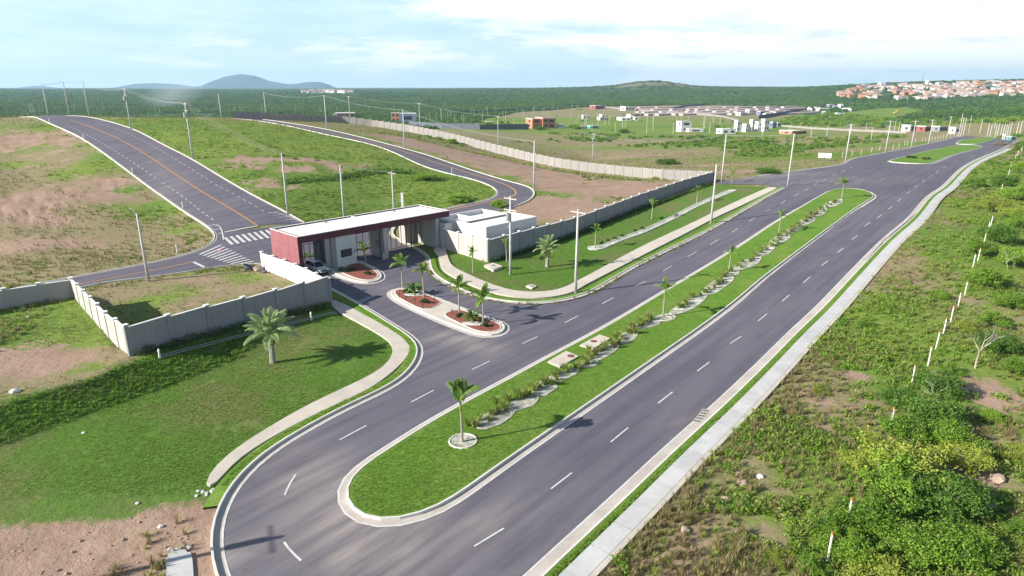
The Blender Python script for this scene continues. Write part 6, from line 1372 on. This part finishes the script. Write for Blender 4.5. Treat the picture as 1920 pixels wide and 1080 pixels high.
# 4 longer darker growth on the bank below the raised plot
x = rng.uniform(-60, -26, 26000); y = rng.uniform(36, 68, 26000); h0 = T(x, y); sl1 = np.hypot(T(x+.4, y)-h0, T(x, y+.4)-h0)/.4
k = (sl1 > .16) & pip(x, y, LAWNL); x, y = x[k], y[k]
scatter('bank_grass', 'long dark grass on the bank below the weedy plot', 'grass', np.c_[x, y, T(x, y)-.03], rng.uniform(.3, .62, len(x)), protocol('bank_tufts', [tuft('bank_tuft', 26, .42, .45, .022, L_TREE, 31), tuft('bank_tuft_b', 22, .36, .5, .024, L_TREED, 32)]), n_proto=2)
# 5 scrub bushes in the middle distance
x, y = polar(60000, 130, 1250, -42, 44, .8); ok = free(x, y); x, y = x[ok], y[ok]; ok = keepkerb(x, y, 2.0); x, y = x[ok], y[ok]
px_ = pxof(x, y); z_ = T(x, y); cz = y*cp-(z_-CAM_H)*sp; py_ = 540-FPX*(y*sp+(z_-CAM_H)*cp)/cz
cn = clump(x, y, .022, 5)+.5*clump(x, y, .09, 6)
band = np.interp(px_, [940, 1000, 1150, 1300, 1440, 1560, 1700, 1800, 1960], [236, 240, 254, 262, 268, 262, 256, 250, 240])
P1 = force([P(a, b, -4) for a, b in [(1000,241),(1070,243),(1200,252),(1340,252),(1440,258),(1560,262),(1690,258),(1700,272),(1600,284),(1500,300),(1440,320),(1340,300),(1230,280),(1120,268),(1030,252)]])
P2 = force([P(a, b, -2) for a, b in [(1500,200),(1640,215),(1700,240),(1820,236),(1890,245),(1990,230),(1990,175),(1700,188),(1560,205)]])
P3 = force([P(a, b, -4) for a, b in [(1480,216),(1560,210),(1640,222),(1690,236),(1640,238),(1500,234),(1440,228)]])
i1 = pip(x, y, P1); i2 = pip(x, y, P2); i3 = pip(x, y, P3)
pr = np.where(i1, .25+cn*1.3, np.where(i2 | i3, .8+cn, .0+np.clip(cn-.42, 0, 1)*1.2)); pr = pr*np.where((px_ > 960) & (px_ < 1400) & (py_ < 250) & ~i1, .25, 1); pr = np.where(fo.mean()*0+zone(x, y)[:, 3] > .5, 0, pr); pr *= (zone(x, y)[:, 1] < .75)
pr = np.where((x > np.interp(y, [p[1] for p in rl], [p[0] for p in rl])) & (px_ > 1700) & (y < 330), .5+cn, pr)
k = rng.uniform(0, 1, len(x)) < np.clip(pr, 0, 1); x, y = x[k], y[k]; r = np.hypot(x, y)
scatter('scrub', 'dense green scrub in the middle distance beyond the far road and wall', 'scrub', np.c_[x, y, T(x, y)-.3], rng.uniform(1.2, 3.0, len(x))*np.clip(r/260, .6, 2.2), C_BUSH, n_proto=5)
# 6 forest out to the horizon
x, y = polar(150000, 330, 5200, -43, 46, .75); px_ = pxof(x, y)
k = y > dmin_forest(px_); x, y, px_ = x[k], y[k], px_[k]; k = ~pip(x, y, GREENP); x, y, px_ = x[k], y[k], px_[k]
z_ = T(x, y); tw = (px_ > 1570) & (px_ < 1990) & (y > 1180) & (y < 2000); k = ~tw | (rng.uniform(0, 1, len(x)) < .22); x, y, px_ = x[k], y[k], px_[k]
cn = clump(x, y, .004, 7); k = (cn > -.26) | (rng.uniform(0, 1, len(x)) < .2); x, y, px_ = x[k], y[k], px_[k]; r = np.hypot(x, y)
hillm = (px_ > 1100) & (px_ < 1340) & (y > 2150) & (y < 3000); k = (~hillm | (rng.uniform(0, 1, len(x)) < .22)) & ~((px_ > 560) & (px_ < 666) & (y > 2150) & (y < 2950)); x, y, r = x[k], y[k], r[k]
s_ = rng.uniform(5.5, 10.5, len(x))*np.clip(r/900, .75, 3.0)
scatter('forest', 'dark green forest reaching to the horizon', 'forest', np.c_[x, y, T(x, y)-.8], np.stack([s_, s_, np.minimum(s_*.95, rng.uniform(7, 11, len(s_)))], 1), C_FOR, n_proto=5)
# bits of litter stones over bare soil
x, y = polar(5000, 24, 160, -44, 44); ok = free(x, y); x, y = x[ok], y[ok]; di = zone(x, y)[:, 1]; k = rng.uniform(0, 1, len(x)) < np.clip(di*.3+.02, 0, 1); x, y = x[k], y[k]
rk = []
for q in range(3):
    import bmesh
    bm = bmesh.new(); bmesh.ops.create_icosphere(bm, subdivisions=1, radius=.09)
    for v in bm.verts: v.co *= random.uniform(.6, 1.3); v.co.z *= .6
    me = bpy.data.meshes.new('pebble%d' % q); bm.to_mesh(me); bm.free(); me.materials.append(M_ROCK); rk.append(me)
scatter('small_stones', 'small stones scattered over the bare soil', 'stones', np.c_[x, y, T(x, y)], rng.uniform(.4, 1.3, len(x)), protocol('pebbles', rk), n_proto=3)

# ------------------------------------------------------------ trees and bushes one can tell apart on the right
def crown_mesh(name, n, m, seed, lobes=14, leaf=.05):
    rg = np.random.default_rng(seed); c = rg.normal(size=(lobes, 3)); c /= np.linalg.norm(c, axis=1)[:, None]; c *= rg.uniform(.15, .92, (lobes, 1)); c[:, 2] = np.abs(c[:, 2])*.85+.05
    c[:, :2] += np.array([mnoise.noise(Vector((a*1.5, b*1.5, seed))) for a, b in c[:, :2]])[:, None]*.25
    rad = rg.uniform(.13, .30, lobes); k = rg.integers(0, lobes, n); d = rg.normal(size=(n, 3)); d /= np.linalg.norm(d, axis=1)[:, None]
    p = c[k]+d*(rad[k]*np.abs(rg.normal(.75, .33, n)))[:, None]; p *= np.array([.5, .5, .42]); p[:, 2] = np.maximum(p[:, 2], -.05)
    nrm = d+rg.normal(size=(n, 3))*.9; nrm /= np.linalg.norm(nrm, axis=1)[:, None]; t1 = np.cross(nrm, rg.normal(size=(n, 3))); t1 /= np.linalg.norm(t1, axis=1)[:, None]; t2 = np.cross(nrm, t1)
    s_ = leaf*rg.uniform(.5, 1.5, (n, 1)); V = np.stack([p-t1*s_, p+t2*s_*.5, p+t1*s_, p-t2*s_*.5], 1).reshape(-1, 3)
    return mesh_np(name, V, np.arange(4*n).reshape(n, 4), [m])
CR = [crown_mesh('crown_%d' % k, 7500, (L_TREE, L_TREED, L_TREE, L_YEL)[k % 4], 80+k, 46, .018) for k in range(6)]
def tree(px, py, w, h, label, k=0, cat='tree', trunk=.35, group=None, name='leafy_tree', dmax=520):
    x, y = G1(px, py, dmax); t = thing(name, label, cat, (x, y, TZ(x, y)), random.uniform(0, 6), group); b = MB(); th = h*trunk
    b.tube([(0, 0, -.3), (w*.02, 0, th*.6), (w*.04, w*.02, th+h*.2)], [.05*w*.5+.04, .04*w*.5+.03, .03], M_BARK, 7)
    for q in range(5):
        a = q*1.3+random.uniform(-.3, .3); b.tube([(w*.02, 0, th*.7), (math.cos(a)*w*.18, math.sin(a)*w*.18, th+h*.15), (math.cos(a)*w*.22, math.sin(a)*w*.22, th+h*.30)], [.02*w+.02, .03, .012], M_BARK, 5)
    b.put('trunk', t); c = put('crown', CR[k % 6], t, (0, 0, th*.8)); c.scale = (w, w, (h-th*.8)/.72); return t
TR = [(1690,900,6.4,5.0,'wide yellow-green crown behind the largest bushy tree in the lower right corner',3),(1640,990,4.6,3.4,'green bush in front of the largest bushy tree beside the fence posts',0),(1755,960,5.6,4.0,'dark tree filling the gap right of the largest bushy tree',1),(1770,1060,4.8,3.2,'dense green bush on the bottom edge right of the fence posts',2),(1600,1050,3.6,2.4,'green bush on the bottom edge between the two lowest fence posts',0),(1700,830,4.2,3.2,'medium green bush between the dark fence-line bush and the largest tree',2),(1810,880,4.0,2.9,'green bush left of the bare bank in the lower right',3),(1760,740,4.4,3.2,'dark leafy bush around the greyish twigs',1),(1850,610,4.0,2.6,'green bush mass behind the leafless tree',0),(1905,580,4.6,3.0,'green bush at the right edge behind the leafless tree',2),(1840,480,5.4,3.8,'leafy tree left of the dense tree by the fence',0),(1900,410,6,4,'green bushy tree between the two uppermost dense trees',3),(1670,935,5.6,4.4,'largest yellow-green bushy tree in the lower right corner',0),(1745,800,5.2,4.0,'dark dense bushy tree above the largest one, over the fence line',1),(1790,845,4.4,3.4,'dense green tree right of the fence post gap',2),(1610,880,3.0,2.4,'light green bush at the left foot of the largest tree',3),(1800,960,4.0,3.2,'shaded green tree right of the largest one',1),(1720,1040,4.4,3.0,'green spreading tree below the largest one',2),(1560,1000,3.0,2.2,'bright green bush left of the lowest fence posts',0),(1640,1085,3.6,2.2,'yellowish bush cut by the bottom edge',3),(1520,1075,2.4,1.6,'small bright bush at the bottom edge left of the fence post',0),(1820,1040,3.4,2.4,'low green bush at the lower right beside bare soil',2),(1690,765,3.6,2.6,'dark bush on the near side of the fence posts',1),(1870,660,4.6,3.0,'round dark bush beside the leafless tree',1),(1905,700,3.6,2.6,'bush at the right edge below the leafless tree',2),(1850,540,5.5,4.2,'bright green tree crowding the fence at the right edge',0),(1900,500,5.5,4.2,'tree at the right edge above the bright green one',2),(1870,455,6.0,4.6,'dense tree by the fence, middle of the right edge',1),(1915,430,6.0,4.6,'tree cut by the right edge halfway up the slope',2),(1860,395,6.5,4.8,'yellow-green tree on the upper fence line',3),(1905,375,7,5,'wide green tree at the upper right edge',0),(1880,350,6.5,4.8,'upper dense tree just below the end of the fence',1),(1830,350,5,3.5,'low bush left of the upper dense tree',0),(1912,325,7,5,'uppermost tree at the right edge by the road',2),(1780,700,2.4,1.7,'low scrub bush right of the fence post row',0),(1810,620,2.6,1.9,'low scrub bush under the leafless branches',3),(1770,560,2.4,1.6,'low shrub left of the fence, centre right',0),(1660,650,2.2,1.0,'low round shrub in the rough grass left of the fence',3),(1625,612,2.6,1.0,'flat green shrub on the rough strip by the pavement',0),(1540,735,2.0,.9,'low shrub above the bare patch beside the pavement',3),(1900,1000,2.4,1.5,'small bush at the bottom right edge',0),(1460,1050,1.8,1.0,'small shrub near the bottom, left of the bright ones',3),(1855,790,2.4,1.7,'small tree on the bare bank near the right edge',2),(1905,860,2.6,1.9,'bush at the right edge beside the bare bank',3)]
for px, py, w, h, lab, k in TR: tree(px, py, w, h, lab, k, 'bush' if 'bush' in lab or 'shrub' in lab else 'tree', name='bush' if 'bush' in lab or 'shrub' in lab else 'leafy_tree', trunk=.25 if h > 2.2 else .1)
for px, py, w, h, lab in [(855,378,7,3.2,'dark bush right of the small cream wall behind the white blocks'),(938,388,5,2.6,'green bush at the road bend behind the pole with crossarms'),(800,335,9,2.4,'dark bush clump in the bright green field by the curved road'),(1170,250,9,6,'lone dark tree in the estate in front of the long white house'),(1082,242,10,5,'dark bush line left of the low white building'),(1012,243,12,5,'dark bush below the red-brick house'),(1228,336,2.0,1.3,'small dark shrub at the foot of the long pale wall'),(845,268,6,2.6,'green shrub against the pale wall near the middle of the slope'),(1252,308,9,3.2,'round green bush on the brown field behind the wall'),(1440,325,9,3,'wide bush at the verge left of the signboard'),(1075,240,8,5,'round green tree right of the red-brick house'),(1640,181,30,12,'dark tree group in front of the left end of the town'),(1608,182,24,10,'dark tree group at the lower left of the town'),(1770,172,24,9,'dark tree group in the middle of the town'),(1634,191,14,9,'single dark tree on the pale green slope below the town'),(640,410,4,2,'bush behind the left half of the gatehouse roof')]:
    tree(px, py, w, h, lab, random.randrange(6), 'bush' if 'bush' in lab or 'shrub' in lab else 'tree', name='bush' if 'bush' in lab or 'shrub' in lab else 'leafy_tree', trunk=.12, dmax=2400)
# leafless tree
def bare_tree(px, py, h, label, seed=1, lean=(.25, .35), cat='tree'):
    rd = random.Random(seed); x, y = G1(px, py); t = thing('bare_tree', label, cat, (x, y, TZ(x, y))); tr = MB(); br = MB()
    MBK = mat('pale_dead_bark', (.36, .34, .27), .9, .15, 3)
    def grow(p, d, l, r, dep, b):
        q = p+d*l*.5+Vector((rd.uniform(-.1, .1), rd.uniform(-.1, .1), 0))*l; e = q+(d+Vector((rd.uniform(-.25, .25), rd.uniform(-.25, .25), rd.uniform(-.05, .2)))).normalized()*l*.5
        b.tube([p, q, e], [r, r*.8, r*.6], MBK, 5 if dep < 2 else 3)
        if dep < 5:
            for _ in range(2 if dep else 3): grow(e if rd.random() < .7 else q, (d+Vector((rd.uniform(-.8, .8), rd.uniform(-.8, .8), rd.uniform(-.25, .45)))).normalized(), l*rd.uniform(.6, .82), r*.62, dep+1, br)
    grow(Vector((0, 0, -.2)), Vector((*lean, 1)).normalized(), h*.3, .032*h*.28+.025, 0, tr); tr.put('trunk', t); br.put('branches', t)
bare_tree(1828, 690, 6.0, 'leafless pale tree with spreading branches at the right edge', 4)
bare_tree(1745, 770, 3.2, 'leafless greyish twigs rising out of the dark bush', 6, (.1, .1), 'tree')
bare_tree(1890, 505, 4.0, 'bare twiggy sapling near the right edge', 9, (-.2, .1), 'tree')
x, y = G1(1880, 272); t = thing('dry_bush', 'brown dry bush lying on the far carriageway', 'bush', (x, y, TZ(x, y)+.05)); c = put('twigs', leafball('dry_twigs', .5, .5, .3, 900, .05, L_DRY, 3, .1, 10), t); c.scale = (9, 5, 3.2)
x, y = G1(1706, 299);
for k, (px, py) in enumerate([(1702,297),(1708,297),(1714,298),(1732,300),(1740,300)]):
    x, y = G1(px, py); t = thing('low_shrub', 'small dull shrub on the far median, %s from the left' % ORD[k], 'shrub', (x, y, TZ(x, y)+.12), k, 'small shrubs on the far median', me=B_ROUND); t.scale = (1.7,)*3

# faint smoke drifting over the forest on the left
x, y = (322-960)/FPX*cp*1150, 1150; sm = MB()
import bmesh
bm = bmesh.new(); bmesh.ops.create_icosphere(bm, subdivisions=3, radius=1); me = bpy.data.meshes.new('smoke'); bm.to_mesh(me); bm.free()
smm = bpy.data.materials.new('grey_smoke'); smm.use_nodes = True; snt = smm.node_tree; snt.nodes.clear(); sv = NN(snt, 'ShaderNodeVolumePrincipled'); sv.inputs['Color'].default_value = (.75, .80, .88, 1)
tcs = NN(snt, 'ShaderNodeTexCoord'); ln_ = NN(snt, 'ShaderNodeVectorMath', operation='LENGTH'); snt.links.new(tcs.outputs['Object'], ln_.inputs[0]); fall = mth(snt, 'SUBTRACT', 1.0, ln_.outputs['Value'], clamp=True)
nz = noise(snt, tcs.outputs['Object'], 2.2, 4, .6); snt.links.new(mth(snt, 'MULTIPLY', mth(snt, 'MULTIPLY', fall, nz), .022), sv.inputs['Density'])
so = NN(snt, 'ShaderNodeOutputMaterial'); snt.links.new(sv.outputs[0], so.inputs['Volume']); me.materials.append(smm)
sk = put('smoke', me, loc=(x, y, TZ(x, y)+22), rot=(0, R(-12), 0), scale=(62, 40, 24), kind='stuff', label='faint grey smoke drifting over the forest left of the blue mountain')
# ------------------------------------------------------------ air: thin haze
hb = MB(); hb.box(-12500, 12500, -400, 13200, -70, 300, M_WHITE); hz_o = hb.put('haze'); hz_o['kind'] = 'stuff'; hz_o['label'] = 'thin pale haze over the whole land'
hm = bpy.data.materials.new('haze_air'); hm.use_nodes = True; hnt = hm.node_tree; hnt.nodes.clear()
pv = NN(hnt, 'ShaderNodeVolumePrincipled'); pv.inputs['Color'].default_value = (.50, .75, 1.0, 1); pv.inputs['Density'].default_value = 9e-5; pv.inputs['Anisotropy'].default_value = .2
ho = NN(hnt, 'ShaderNodeOutputMaterial'); hnt.links.new(pv.outputs[0], ho.inputs['Volume']); hz_o.data.materials.clear(); hz_o.data.materials.append(hm); hm.cycles.homogeneous_volume = True if hasattr(hm.cycles, 'homogeneous_volume') else None
